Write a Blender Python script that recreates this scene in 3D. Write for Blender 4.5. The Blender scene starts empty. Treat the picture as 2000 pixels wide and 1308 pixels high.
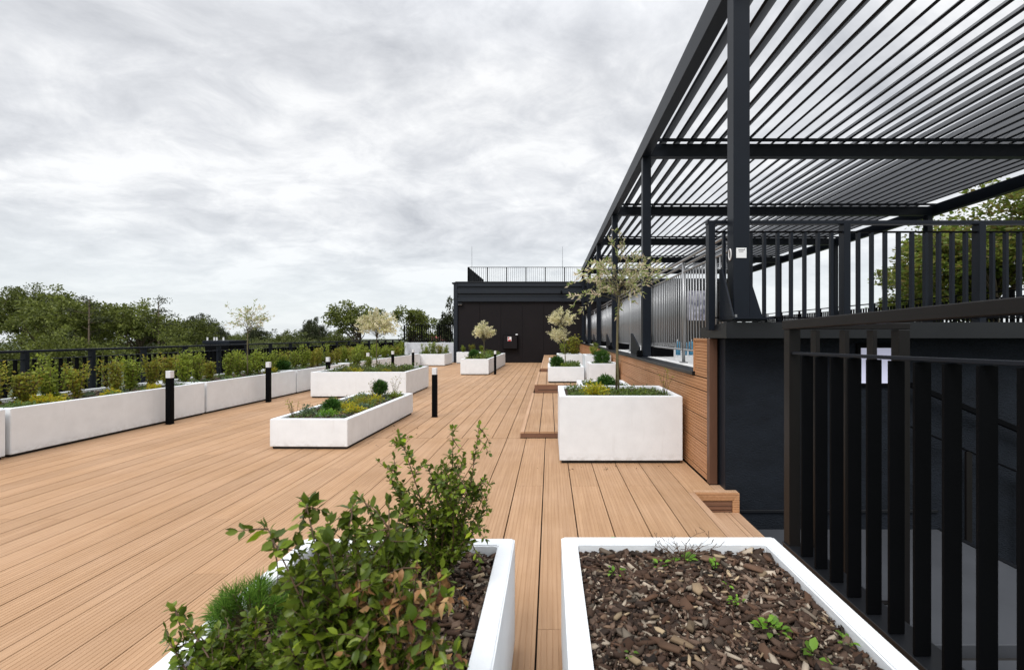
import bpy, bmesh, math, random
import numpy as np
from mathutils import Vector, Matrix, Euler
random.seed(7); rng = np.random.default_rng(7)
S = bpy.context.scene; COL = S.collection; R = math.radians

# ------------------------------------------------------------------ camera
cam = bpy.data.cameras.new('camera'); co = bpy.data.objects.new('camera', cam); COL.objects.link(co)
co.location = (0, 0, 1.5); co.rotation_euler = (R(90), 0, 0)
cam.sensor_width = 36; cam.lens = 16.2; cam.shift_x = -0.037; cam.shift_y = 0.0
cam.clip_start = 0.05; cam.clip_end = 2000
cam.dof.use_dof = True; cam.dof.focus_distance = 7.0; cam.dof.aperture_fstop = 5.6
S.camera = co
# ------------------------------------------------------------------ sky (overcast, with cloud structure)
SUN_EL, SUN_AZ = 52, 205
W = bpy.data.worlds.new('World'); S.world = W; W.use_nodes = True
nt = W.node_tree; N = nt.nodes; L = nt.links; N.clear()
def nd(t, **k):
    n = N.new(t)
    for a, b in k.items(): setattr(n, a, b)
    return n
def wm(op, a, b=None, clamp=False):
    n = nd('ShaderNodeMath', operation=op, use_clamp=clamp)
    for i, v in enumerate((a, b)):
        if v is None: continue
        if isinstance(v, (int, float)): n.inputs[i].default_value = v
        else: L.new(v, n.inputs[i])
    return n.outputs[0]
tc = nd('ShaderNodeTexCoord'); sx = nd('ShaderNodeSeparateXYZ'); L.new(tc.outputs['Generated'], sx.inputs[0])
zc = wm('ADD', wm('MAXIMUM', sx.outputs[2], 0.0), 0.24)
cb = nd('ShaderNodeCombineXYZ'); L.new(wm('DIVIDE', sx.outputs[0], zc), cb.inputs[0]); L.new(wm('DIVIDE', sx.outputs[1], zc), cb.inputs[1])
mp = nd('ShaderNodeMapping'); L.new(cb.outputs[0], mp.inputs[0])
mp.inputs['Rotation'].default_value = (0, 0, R(-38)); mp.inputs['Scale'].default_value = (0.95, 1.1, 1); mp.inputs['Location'].default_value = (3.3, 1.7, 0)
n1 = nd('ShaderNodeTexNoise'); L.new(mp.outputs[0], n1.inputs['Vector'])
n1.inputs['Scale'].default_value = 1.5; n1.inputs['Detail'].default_value = 10; n1.inputs['Roughness'].default_value = 0.60; n1.inputs['Distortion'].default_value = 0.6
n2 = nd('ShaderNodeTexNoise'); L.new(mp.outputs[0], n2.inputs['Vector'])
n2.inputs['Scale'].default_value = 5.2; n2.inputs['Detail'].default_value = 9; n2.inputs['Roughness'].default_value = 0.64; n2.inputs['Distortion'].default_value = 0.5
mixf = wm('ADD', wm('MULTIPLY', n1.outputs[0], 0.66), wm('MULTIPLY', n2.outputs[0], 0.34))
cr = nd('ShaderNodeValToRGB'); L.new(mixf, cr.inputs[0]); e = cr.color_ramp.elements
e[0].position = 0.31; e[0].color = (0.42, 0.43, 0.452, 1); e[1].position = 0.585; e[1].color = (0.80, 0.80, 0.798, 1)
m_ = cr.color_ramp.elements.new(0.48); m_.color = (0.625, 0.632, 0.647, 1)
hz = nd('ShaderNodeMapRange', interpolation_type='SMOOTHSTEP'); L.new(sx.outputs[2], hz.inputs[0])
hz.inputs[1].default_value = 0.0; hz.inputs[2].default_value = 0.24; hz.inputs[3].default_value = 0.8; hz.inputs[4].default_value = 0.0
mx = nd('ShaderNodeMix', data_type='RGBA'); L.new(hz.outputs[0], mx.inputs[0]); L.new(cr.outputs[0], mx.inputs[6]); mx.inputs[7].default_value = (0.655, 0.695, 0.72, 1)
sky = nd('ShaderNodeTexSky', sky_type='NISHITA'); sky.sun_disc = False; sky.sun_elevation = R(SUN_EL); sky.sun_rotation = R(SUN_AZ)
sc_ = nd('ShaderNodeVectorMath', operation='SCALE'); L.new(sky.outputs[0], sc_.inputs[0]); sc_.inputs['Scale'].default_value = 0.012
ad = nd('ShaderNodeVectorMath', operation='ADD'); L.new(mx.outputs[2], ad.inputs[0]); L.new(sc_.outputs[0], ad.inputs[1])
# an overcast sky is brighter overhead than at the horizon
zr = nd('ShaderNodeMapRange', interpolation_type='SMOOTHSTEP'); L.new(sx.outputs[2], zr.inputs[0])
zr.inputs[1].default_value = 0.45; zr.inputs[2].default_value = 1.0; zr.inputs[3].default_value = 1.0; zr.inputs[4].default_value = 2.5
s2 = nd('ShaderNodeVectorMath', operation='SCALE'); L.new(ad.outputs[0], s2.inputs[0]); L.new(zr.outputs[0], s2.inputs['Scale'])
bg = nd('ShaderNodeBackground'); L.new(s2.outputs[0], bg.inputs[0]); bg.inputs[1].default_value = 0.96
wo = nd('ShaderNodeOutputWorld'); L.new(bg.outputs[0], wo.inputs[0])
# ------------------------------------------------------------------ sun (soft, through cloud)
sl = bpy.data.lights.new('sun', 'SUN'); sl.energy = 1.5; sl.angle = R(25); sl.color = (1.0, 0.98, 0.95)
so = bpy.data.objects.new('sun', sl); COL.objects.link(so)
az = R(SUN_AZ); el = R(SUN_EL)      # light comes from behind the camera, on its left
sd = Vector((math.sin(az) * math.cos(el), math.cos(az) * math.cos(el), math.sin(el)))
so.rotation_euler = sd.to_track_quat('Z', 'Y').to_euler(); so.location = sd * 40
V = S.view_settings; S.display_settings.display_device = 'sRGB'
V.view_transform = 'Standard'; V.look = 'None'; V.gamma = 1; V.use_curve_mapping = False; V.exposure = 0.32
S.cycles.max_bounces = 8; S.cycles.use_denoising = True

# ================================================================== materials
def mat(name, col, rough=0.6, metal=0.0, spec=0.5, var=0.0, nscale=8.0, bump=0.0, bscale=40.0, stretch=(1, 1, 1), objrand=0.0, col2=None, detail=5):
    m = bpy.data.materials.new(name); m.use_nodes = True; t = m.node_tree; n = t.nodes; l = t.links
    b = n['Principled BSDF']; b.inputs['Roughness'].default_value = rough; b.inputs['Metallic'].default_value = metal
    b.inputs['Specular IOR Level'].default_value = spec; b.inputs['Base Color'].default_value = (*col, 1)
    g = n.new('ShaderNodeNewGeometry'); mpn = n.new('ShaderNodeMapping'); l.new(g.outputs['Position'], mpn.inputs[0]); mpn.inputs['Scale'].default_value = stretch
    last = None
    if var > 0 or col2:
        a = n.new('ShaderNodeTexNoise'); l.new(mpn.outputs[0], a.inputs['Vector']); a.inputs['Scale'].default_value = nscale; a.inputs['Detail'].default_value = detail; a.inputs['Roughness'].default_value = 0.6
        r = n.new('ShaderNodeValToRGB'); l.new(a.outputs[0], r.inputs[0])
        c2 = col2 or tuple(min(1, c * (1 + var)) for c in col); c1 = col if col2 else tuple(c * (1 - var) for c in col)
        r.color_ramp.elements[0].position = .33; r.color_ramp.elements[1].position = .67
        r.color_ramp.elements[0].color = (*c1, 1); r.color_ramp.elements[1].color = (*c2, 1); last = r.outputs[0]
    if objrand > 0:
        oi = n.new('ShaderNodeObjectInfo'); mr = n.new('ShaderNodeMapRange'); l.new(oi.outputs['Random'], mr.inputs[0]); mr.inputs[3].default_value = 1 - objrand; mr.inputs[4].default_value = 1 + objrand
        h = n.new('ShaderNodeHueSaturation'); l.new(mr.outputs[0], h.inputs['Value'])
        if last: l.new(last, h.inputs['Color'])
        else: h.inputs['Color'].default_value = (*col, 1)
        last = h.outputs[0]
    if last: l.new(last, b.inputs['Base Color'])
    if bump > 0:
        a = n.new('ShaderNodeTexNoise'); l.new(mpn.outputs[0], a.inputs['Vector']); a.inputs['Scale'].default_value = bscale; a.inputs['Detail'].default_value = 4
        bp = n.new('ShaderNodeBump'); bp.inputs['Strength'].default_value = 1.0; bp.inputs['Distance'].default_value = bump
        l.new(a.outputs[0], bp.inputs['Height']); l.new(bp.outputs[0], b.inputs['Normal'])
    return m
def wood(name, axis, period=0.0225, amp=0.0016, col=((.365, .212, .112), (.455, .277, .153)), along=1):
    """composite decking: fine ribs across the board, faint streaks along it, every board a little different"""
    m = mat(name, col[0], rough=.62, spec=.3); t = m.node_tree; n = t.nodes; l = t.links; b = n['Principled BSDF']
    g = n.new('ShaderNodeNewGeometry'); s = n.new('ShaderNodeSeparateXYZ'); l.new(g.outputs['Position'], s.inputs[0])
    mp = n.new('ShaderNodeMapping'); l.new(g.outputs['Position'], mp.inputs[0]); sc = [45, 45, 45]; sc[along] = 1.3; mp.inputs['Scale'].default_value = sc
    oi = n.new('ShaderNodeObjectInfo'); cb = n.new('ShaderNodeCombineXYZ')
    mm = n.new('ShaderNodeMath'); mm.operation = 'MULTIPLY'; mm.inputs[1].default_value = 50; l.new(oi.outputs['Random'], mm.inputs[0])
    for i in range(3): l.new(mm.outputs[0], cb.inputs[i])
    l.new(cb.outputs[0], mp.inputs['Location'])
    a = n.new('ShaderNodeTexNoise'); l.new(mp.outputs[0], a.inputs['Vector']); a.inputs['Scale'].default_value = 1; a.inputs['Detail'].default_value = 4
    r = n.new('ShaderNodeValToRGB'); l.new(a.outputs[0], r.inputs[0]); r.color_ramp.elements[0].position = .3; r.color_ramp.elements[1].position = .7
    r.color_ramp.elements[0].color = (*col[0], 1); r.color_ramp.elements[1].color = (*col[1], 1)
    # dusty, worn patches larger than a board
    a2 = n.new('ShaderNodeTexNoise'); l.new(g.outputs['Position'], a2.inputs['Vector']); a2.inputs['Scale'].default_value = 1.1; a2.inputs['Detail'].default_value = 6; a2.inputs['Roughness'].default_value = .65
    m2 = n.new('ShaderNodeMapRange'); l.new(a2.outputs[0], m2.inputs[0]); m2.inputs[1].default_value = .35; m2.inputs[2].default_value = .7; m2.inputs[3].default_value = .93; m2.inputs[4].default_value = 1.07
    mr = n.new('ShaderNodeMapRange'); l.new(oi.outputs['Random'], mr.inputs[0]); mr.inputs[3].default_value = .92; mr.inputs[4].default_value = 1.06
    mu = n.new('ShaderNodeMath'); mu.operation = 'MULTIPLY'; l.new(mr.outputs[0], mu.inputs[0]); l.new(m2.outputs[0], mu.inputs[1])
    h = n.new('ShaderNodeHueSaturation'); l.new(mu.outputs[0], h.inputs['Value']); l.new(r.outputs[0], h.inputs['Color'])
    ms = n.new('ShaderNodeMapRange'); l.new(a2.outputs[0], ms.inputs[0]); ms.inputs[3].default_value = 1.1; ms.inputs[4].default_value = .85; l.new(ms.outputs[0], h.inputs['Saturation'])
    l.new(h.outputs[0], b.inputs['Base Color'])
    w = n.new('ShaderNodeMath'); w.operation = 'MULTIPLY'; l.new(s.outputs[axis], w.inputs[0]); w.inputs[1].default_value = 2 * math.pi / period
    sn = n.new('ShaderNodeMath'); sn.operation = 'SINE'; l.new(w.outputs[0], sn.inputs[0])
    sg = n.new('ShaderNodeMapRange'); l.new(sn.outputs[0], sg.inputs[0]); sg.inputs[1].default_value = -.9; sg.inputs[2].default_value = -.2
    f = n.new('ShaderNodeMath'); f.operation = 'MULTIPLY_ADD'; l.new(a.outputs[0], f.inputs[0]); f.inputs[1].default_value = .25; l.new(sg.outputs[0], f.inputs[2])
    bp = n.new('ShaderNodeBump'); bp.inputs['Distance'].default_value = amp; l.new(f.outputs[0], bp.inputs['Height']); 
    if amp: l.new(bp.outputs[0], b.inputs['Normal'])
    return m
def leafm(name, cols, trans=.35, rough=.45, island=True):
    """foliage: colour picked per leaf, some light passing through"""
    m = bpy.data.materials.new(name); m.use_nodes = True; t = m.node_tree; n = t.nodes; l = t.links
    b = n['Principled BSDF']; out = n['Material Output']; b.inputs['Roughness'].default_value = rough; b.inputs['Specular IOR Level'].default_value = .22
    g = n.new('ShaderNodeNewGeometry'); r = n.new('ShaderNodeValToRGB')
    if island: l.new(g.outputs['Random Per Island'], r.inputs[0])
    else:
        oi = n.new('ShaderNodeObjectInfo'); l.new(oi.outputs['Random'], r.inputs[0])
    el_ = r.color_ramp.elements
    while len(el_) < len(cols): el_.new(.5)
    for i, c in enumerate(cols): el_[i].position = i / (len(cols) - 1); el_[i].color = (*c, 1)
    a = n.new('ShaderNodeTexNoise'); l.new(g.outputs['Position'], a.inputs['Vector']); a.inputs['Scale'].default_value = 1.7; a.inputs['Detail'].default_value = 3
    mr = n.new('ShaderNodeMapRange'); l.new(a.outputs[0], mr.inputs[0]); mr.inputs[1].default_value = .3; mr.inputs[2].default_value = .7; mr.inputs[3].default_value = .72; mr.inputs[4].default_value = 1.25
    h = n.new('ShaderNodeHueSaturation'); l.new(mr.outputs[0], h.inputs['Value']); l.new(r.outputs[0], h.inputs['Color']); l.new(h.outputs[0], b.inputs['Base Color'])
    tr = n.new('ShaderNodeBsdfTranslucent'); l.new(h.outputs[0], tr.inputs[0]); mxs = n.new('ShaderNodeMixShader'); mxs.inputs[0].default_value = trans
    l.new(b.outputs[0], mxs.inputs[1]); l.new(tr.outputs[0], mxs.inputs[2]); l.new(mxs.outputs[0], out.inputs[0])
    return m
def emit(name, col, st):
    m = bpy.data.materials.new(name); m.use_nodes = True; b = m.node_tree.nodes['Principled BSDF']
    b.inputs['Base Color'].default_value = (*col, 1); b.inputs['Emission Color'].default_value = (*col, 1); b.inputs['Emission Strength'].default_value = st; b.inputs['Roughness'].default_value = .35
    return m
M = dict(
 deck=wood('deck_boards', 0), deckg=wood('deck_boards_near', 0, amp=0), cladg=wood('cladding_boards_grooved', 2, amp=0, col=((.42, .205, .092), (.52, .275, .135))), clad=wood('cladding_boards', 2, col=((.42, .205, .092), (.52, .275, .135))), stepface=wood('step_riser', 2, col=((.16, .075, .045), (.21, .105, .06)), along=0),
 deckx=wood('edge_boards', 0, col=((.42, .25, .15), (.52, .33, .20))), trim=mat('brown_trim', (.105, .048, .026), rough=.5, var=.12, nscale=5, stretch=(20, 20, 1.5)),
 under=mat('dark_underside', (.012, .011, .010), rough=.9), concrete=mat('white_concrete', (.765, .79, .81), rough=.75, spec=.3, var=.04, nscale=5, bump=.0012, bscale=90, detail=9),
 steel=mat('anthracite_steel', (.0055, .0085, .0145), rough=.45, spec=.22, var=.10, nscale=3, bump=.0002, bscale=300, objrand=.06),
 steel2=mat('black_steel', (.0025, .0028, .0035), rough=.6, spec=.05, var=.12, nscale=4, bump=.0002, bscale=300, objrand=.08),
 steelb=mat('brownish_steel', (.009, .0078, .0075), rough=.42, spec=.2, var=.12, nscale=4),
 inox=mat('brushed_steel', (.30, .305, .31), rough=.38, metal=.7, objrand=.08), flash=mat('metal_flashing', (.008, .009, .011), rough=.36, metal=.0, spec=.35, var=.15, nscale=2.5),
 stucco=mat('dark_stucco', (.0098, .0130, .0185), rough=.85, spec=.2, var=.22, nscale=3, bump=.012, bscale=45, stretch=(1, 1, 2.2)),
 slab=mat('grey_landing', (.055, .059, .067), rough=.6, spec=.3, var=.14, nscale=1.6, detail=8), tile=mat('white_terrace_floor', (.74, .74, .73), rough=.5, var=.05, nscale=3),
 wallblack=mat('black_facade', (.0075, .0055, .0065), rough=.6, spec=.2, var=.14, nscale=1.2), fascia=mat('blue_black_louvre', (.010, .014, .021), rough=.42, spec=.35, var=.1),
 soil=mat('soil', (.028, .018, .012), rough=.95, col2=(.075, .048, .032), nscale=26, bump=.02, bscale=45), lamp=mat('opal_lamp_head', (.70, .71, .73), rough=.3),
 roofgrey=mat('roof_gravel', (.10, .10, .10), rough=.9, var=.2), plaster=mat('light_plaster', (.58, .60, .64), rough=.85, var=.14, nscale=3, bump=.004, bscale=20),
 ground=mat('far_ground', (.030, .045, .018), rough=.95, col2=(.065, .085, .035), nscale=.08), bark=mat('bark', (.10, .075, .05), rough=.9, var=.3, nscale=12, bump=.01, bscale=25),
 stem=mat('green_brown_stem', (.11, .085, .035), rough=.7, var=.3, nscale=30), redstem=mat('reddish_stem', (.085, .048, .024), rough=.6, var=.25, nscale=30),
 green_trunk=mat('olive_bark', (.115, .10, .045), rough=.75, var=.3, nscale=14, bump=.003, bscale=60),
 white=mat('white_plastic', (.82, .82, .82), rough=.4), red=mat('red_print', (.55, .03, .03), rough=.5), ink=mat('dark_print', (.04, .04, .05), rough=.5),
 glow=emit('emissive_frosted_pane', (.62, .63, .80), .25), blue=mat('teal_blue_plastic', (.06, .26, .42), rough=.4), redroof=mat('red_roof', (.30, .06, .06), rough=.7, var=.1),
 cloth=mat('patterned_cloth', (.10, .10, .17), rough=.8, col2=(.70, .69, .78), nscale=9, detail=2),
 oak=leafm('oak_leaves', [(.042, .054, .012), (.085, .108, .020), (.145, .165, .036), (.062, .080, .016)]),
 pine=leafm('pine_needles_far', [(.020, .028, .012), (.045, .056, .022), (.070, .080, .032)], trans=.15),
 ash=leafm('ash_leaves', [(.056, .072, .015), (.13, .160, .030), (.20, .225, .048), (.078, .100, .022)]),
 maple=leafm('maple_leaves', [(.08, .125, .020), (.15, .21, .032), (.24, .27, .05), (.17, .13, .035), (.09, .14, .025)], trans=.45),
 light=leafm('poplar_leaves', [(.06, .085, .022), (.115, .14, .04), (.17, .18, .065)]),
 willow=leafm('willow_leaves', [(.62, .50, .38), (.78, .70, .52), (.24, .33, .08), (.84, .76, .60), (.30, .38, .10), (.20, .28, .07), (.48, .50, .20), (.74, .60, .48), (.34, .42, .12)], trans=.4),
 willow2=leafm('cream_willow_leaves', [(.82, .74, .48), (.88, .82, .60), (.45, .48, .17), (.90, .84, .66), (.62, .62, .30)], trans=.4),
 barb=leafm('yellow_green_leaves', [(.11, .16, .022), (.24, .31, .04), (.34, .40, .055), (.17, .23, .03), (.30, .33, .05)], trans=.4),
 rust=leafm('rusty_leaves', [(.15, .18, .025), (.28, .31, .04), (.32, .24, .035), (.20, .24, .03), (.33, .36, .05), (.24, .14, .025)], trans=.4),
 box=leafm('box_leaves', [(.050, .080, .010), (.10, .150, .017), (.17, .225, .026), (.065, .100, .012), (.28, .36, .038)], trans=.3, rough=.32),
 boxobj=leafm('box_leaves_single', [(.055, .095, .010), (.12, .185, .018), (.075, .125, .013), (.19, .27, .024), (.040, .070, .011)], trans=.3, rough=.3, island=False),
 lime=leafm('lime_tip_leaves', [(.22, .34, .02), (.36, .48, .03), (.46, .56, .05)], trans=.4, rough=.3, island=False),
 dead=leafm('dead_leaves', [(.20, .09, .035), (.38, .20, .085), (.50, .32, .15), (.13, .05, .025)], trans=.3, island=False),
 brightneedle=leafm('bright_needles', [(.05, .12, .015), (.10, .20, .025), (.16, .28, .035)], trans=.3),
 needle=leafm('conifer_needles', [(.022, .063, .014), (.049, .126, .022), (.084, .182, .031)], trans=.2),
 sedumy=leafm('yellow_sedum', [(.40, .38, .02), (.55, .48, .03), (.30, .34, .04), (.48, .30, .03)], trans=.3),
 sedumg=leafm('green_sedum', [(.06, .11, .03), (.13, .20, .05), (.20, .27, .08), (.10, .16, .06)], trans=.3),
 sedumb=leafm('blue_green_sedum', [(.08, .13, .07), (.15, .22, .13), (.22, .27, .18)], trans=.25),
 weed=leafm('weed_leaves', [(.10, .22, .02), (.16, .32, .03), (.22, .40, .05), (.08, .16, .02)], trans=.4),
 flakes=leafm('bark_flakes', [(.05, .025, .014), (.20, .13, .085), (.085, .042, .024), (.025, .014, .009), (.42, .32, .20), (.065, .034, .020), (.12, .070, .045), (.038, .020, .012)], trans=0, rough=.85),
 chips=leafm('bark_chips', [(.011, .008, .006), (.042, .024, .016), (.075, .044, .030), (.015, .010, .008), (.16, .105, .075), (.050, .030, .020), (.011, .008, .006), (.42, .35, .27), (.030, .018, .012), (.095, .052, .032), (.018, .011, .008), (.20, .14, .10)], trans=0, rough=.85),
)
def weather(m):
    t = m.node_tree; n = t.nodes; l = t.links; b = n['Principled BSDF']; src = b.inputs['Base Color'].links[0].from_socket
    tc = n.new('ShaderNodeTexCoord'); s_ = n.new('ShaderNodeSeparateXYZ'); l.new(tc.outputs['Object'], s_.inputs[0]); g = n.new('ShaderNodeNewGeometry')
    def mul(a, c, op='MULTIPLY'):
        q = n.new('ShaderNodeMath'); q.operation = op
        for i, v in enumerate((a, c)):
            if isinstance(v, (int, float)): q.inputs[i].default_value = v
            else: l.new(v, q.inputs[i])
        return q.outputs[0]
    def noise(sc, st, lo, hi):
        mp = n.new('ShaderNodeMapping'); l.new(g.outputs['Position'], mp.inputs[0]); mp.inputs['Scale'].default_value = st; a = n.new('ShaderNodeTexNoise'); l.new(mp.outputs[0], a.inputs['Vector']); a.inputs['Scale'].default_value = sc; a.inputs['Detail'].default_value = 7; a.inputs['Roughness'].default_value = .65
        r = n.new('ShaderNodeMapRange'); l.new(a.outputs[0], r.inputs[0]); r.inputs[1].default_value = lo; r.inputs[2].default_value = hi; return r.outputs[0]
    base = n.new('ShaderNodeMapRange'); l.new(s_.outputs[2], base.inputs[0]); base.inputs[1].default_value = .03; base.inputs[2].default_value = .13; base.inputs[3].default_value = 1; base.inputs[4].default_value = 0
    spl = mul(mul(base.outputs[0], noise(14, (1, 1, 1.4), .42, .62)), .38)
    run = mul(noise(9, (1, 1, .10), .60, .80), .20); blot = mul(noise(2.2, (1, 1, 1), .52, .75), .06)
    tot = mul(mul(spl, run, 'MAXIMUM'), blot, 'ADD')
    mx = n.new('ShaderNodeMix'); mx.data_type = 'RGBA'; l.new(tot, mx.inputs[0]); l.new(src, mx.inputs[6]); mx.inputs[7].default_value = (.36, .33, .29, 1); l.new(mx.outputs[2], b.inputs['Base Color'])
weather(M['concrete'])
# ================================================================== helpers
def tag(o, label=None, cat=None, group=None, kind=None):
    if label: o['label'] = label
    if cat: o['category'] = cat
    if group: o['group'] = group
    if kind: o['kind'] = kind
    return o
def empty(name, loc, label, cat, group=None):
    o = bpy.data.objects.new(name, None); COL.objects.link(o); o.location = loc; o.empty_display_size = .1
    return tag(o, label, cat, group)
def link(name, me, parent=None, loc=(0, 0, 0), rot=(0, 0, 0), scale=(1, 1, 1)):
    o = bpy.data.objects.new(name, me); COL.objects.link(o)
    o.location = loc; o.rotation_euler = rot; o.scale = scale
    if parent: o.parent = parent
    return o
def wl(p):   # world location of a thing or of a part
    v = Vector((0, 0, 0))
    while p is not None: v += Vector(p.location); p = p.parent
    return v
_bc = {}
def boxmesh(dx, dy, dz, m, bev):
    k = (round(dx, 4), round(dy, 4), round(dz, 4), m.name, bev)
    if k not in _bc:
        bm = bmesh.new(); bmesh.ops.create_cube(bm, size=1)
        for v in bm.verts: v.co = Vector((v.co.x * dx, v.co.y * dy, v.co.z * dz))
        if bev: bmesh.ops.bevel(bm, geom=bm.edges[:], offset=min(bev, dx * .3, dy * .3, dz * .3), segments=1, affect='EDGES')
        me = bpy.data.meshes.new('box'); bm.to_mesh(me); bm.free(); me.materials.append(m); _bc[k] = me
    return _bc[k]
_gc = {}
def grooved(w, l, th, m, depth, pitch=.0275, gw=.0065):
    k = (round(w, 4), round(l, 4), m.name)
    if k in _gc: return _gc[k]
    n = max(1, int((w - .008) / pitch)); p = (w - .008) / n; x = -w / 2; top = [(x, -.0015), (x + .0015, 0)]; x += .004
    for i in range(n):
        a = x + i * p; c = a + p / 2
        top += [(c - gw / 2, 0), (c - gw * .22, -depth), (c + gw * .22, -depth), (c + gw / 2, 0)]
    top += [(w / 2 - .0015, 0), (w / 2, -.0015)]
    V_ = []; F_ = []
    for y in (-l / 2, l / 2): V_ += [(a, y, b + th / 2) for a, b in top]
    q = len(top); V_ += [(-w / 2, -l / 2, -th / 2), (w / 2, -l / 2, -th / 2), (-w / 2, l / 2, -th / 2), (w / 2, l / 2, -th / 2)]
    F_ += [(i, i + 1, q + i + 1, q + i) for i in range(q - 1)]; b = 2 * q
    F_ += [(0, q, b + 2, b), (q - 1, b + 1, b + 3, 2 * q - 1), tuple([b, b + 1] + list(range(q - 1, -1, -1))), tuple([b + 3, b + 2] + list(range(q, 2 * q)))]
    me = bpy.data.meshes.new('board'); me.from_pydata(V_, [], F_); me.materials.append(m); _gc[k] = me; return me
def bx(name, x0, x1, y0, y1, z0, z1, m, parent=None, bev=.002, rot=(0, 0, 0)):
    me = boxmesh(x1 - x0, y1 - y0, z1 - z0, m, bev)
    c = Vector(((x0 + x1) / 2, (y0 + y1) / 2, (z0 + z1) / 2))
    if parent: c -= wl(parent)
    return link(name, me, parent, c, rot)
def bar(name, p0, p1, w, h, m, parent=None, bev=.002):     # a box bar between two points, w sideways, h up
    p0 = Vector(p0); p1 = Vector(p1); d = p1 - p0
    me = boxmesh(w, d.length, h, m, bev)
    c = (p0 + p1) / 2 - (wl(parent) if parent else Vector())
    yaw = math.atan2(-d.x, d.y); pit = math.atan2(d.z, math.hypot(d.x, d.y))
    return link(name, me, parent, c, (pit, 0, yaw))
class MB:
    def __init__(s): s.v = []; s.f = []
    def box(s, x0, x1, y0, y1, z0, z1):
        b = len(s.v); s.v += [(x, y, z) for z in (z0, z1) for y in (y0, y1) for x in (x0, x1)]
        s.f += [(b, b + 2, b + 3, b + 1), (b + 4, b + 5, b + 7, b + 6), (b, b + 1, b + 5, b + 4), (b + 2, b + 6, b + 7, b + 3), (b, b + 4, b + 6, b + 2), (b + 1, b + 3, b + 7, b + 5)]
        return s
    def tube(s, pts, rad, n=6):
        pts = [Vector(p) for p in pts]
        if not hasattr(rad, '__len__'): rad = [rad] * len(pts)
        b = len(s.v)
        for i, p in enumerate(pts):
            d = (pts[min(i + 1, len(pts) - 1)] - pts[max(i - 1, 0)]).normalized()
            u = d.orthogonal().normalized() if i == 0 else (u - d * u.dot(d)).normalized()
            w = d.cross(u)
            s.v += [tuple(p + (u * math.cos(2 * math.pi * k / n) + w * math.sin(2 * math.pi * k / n)) * rad[i]) for k in range(n)]
        for i in range(len(pts) - 1):
            for k in range(n):
                a = b + i * n + k; c = b + i * n + (k + 1) % n; s.f.append((a, c, c + n, a + n))
        s.f.append(tuple(b + k for k in range(n))[::-1]); s.f.append(tuple(b + (len(pts) - 1) * n + k for k in range(n)))
        return s
    def prism(s, poly, axis, a, c):   # polygon in the plane across the axis, from a to c
        b = len(s.v); n = len(poly)
        for t in (a, c):
            for (u, w) in poly: s.v.append((t, u, w) if axis == 0 else (u, t, w) if axis == 1 else (u, w, t))
        s.f.append(tuple(range(b, b + n))[::-1]); s.f.append(tuple(range(b + n, b + 2 * n)))
        for k in range(n): s.f.append((b + k, b + (k + 1) % n, b + n + (k + 1) % n, b + n + k))
        return s
    def build(s, name, m, parent=None, smooth=False, bev=0):
        me = bpy.data.meshes.new(name); me.from_pydata(s.v, [], s.f); me.materials.append(m)
        bm = bmesh.new(); bm.from_mesh(me); bmesh.ops.recalc_face_normals(bm, faces=bm.faces[:])
        if bev: bmesh.ops.bevel(bm, geom=[e for e in bm.edges if len(e.link_faces) == 2 and e.calc_face_angle(0) > .5], offset=bev, segments=2, affect='EDGES')
        if parent:
            o = wl(parent)
            for v in bm.verts: v.co -= o
        bm.to_mesh(me); bm.free()
        if smooth: me.shade_smooth()
        return link(name, me, parent)
def npmesh(name, V3, tris, m):
    me = bpy.data.meshes.new(name); V3 = np.asarray(V3, np.float32); tris = np.asarray(tris, np.int32)
    me.vertices.add(len(V3)); me.vertices.foreach_set('co', V3.ravel())
    me.loops.add(tris.size); me.loops.foreach_set('vertex_index', tris.ravel())
    me.polygons.add(len(tris)); me.polygons.foreach_set('loop_start', np.arange(len(tris), dtype=np.int32) * 3)
    me.polygons.foreach_set('loop_total', np.full(len(tris), 3, np.int32)); me.update(calc_edges=True); me.materials.append(m)
    return me
def unit(a): return a / np.maximum(np.linalg.norm(a, axis=1, keepdims=True), 1e-9)
def leafcloud(P, D, size, asp=.45, fold=.25, rnd=None):
    """folded diamond leaves: P base points, D directions"""
    r = rnd or rng
    P = np.asarray(P, float); n = len(P); D = unit(np.asarray(D, float)); U = unit(r.normal(size=(n, 3))); Sd = unit(np.cross(D, U)); U = np.cross(Sd, D)
    s = (np.broadcast_to(size, (n,)) * r.uniform(.65, 1.3, n))[:, None]
    mid = P + D * s * .45
    A = P; B = mid + Sd * s * asp / 2 + U * s * fold * asp; C = P + D * s; E_ = mid - Sd * s * asp / 2 + U * s * fold * asp
    V3 = np.stack([A, B, C, E_], 1).reshape(-1, 3); i = np.arange(n)[:, None] * 4
    T = np.concatenate([i + [[0, 2, 1]], i + [[0, 3, 2]]], 1).reshape(-1, 3)
    return V3, T
def blob(n, r=rng):
    v = unit(r.normal(size=(n, 3))); return v * (r.uniform(0, 1, (n, 1)) ** (1 / 3))
def limb_path(a, b, sag=.1, n=5, rnd=random):
    a = Vector(a); b = Vector(b); out = []
    j = Vector((rnd.uniform(-1, 1), rnd.uniform(-1, 1), rnd.uniform(-.3, .6))) * (b - a).length * sag
    for i in range(n):
        t = i / (n - 1); out.append(a.lerp(b, t) + j * math.sin(math.pi * t))
    return out

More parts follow.
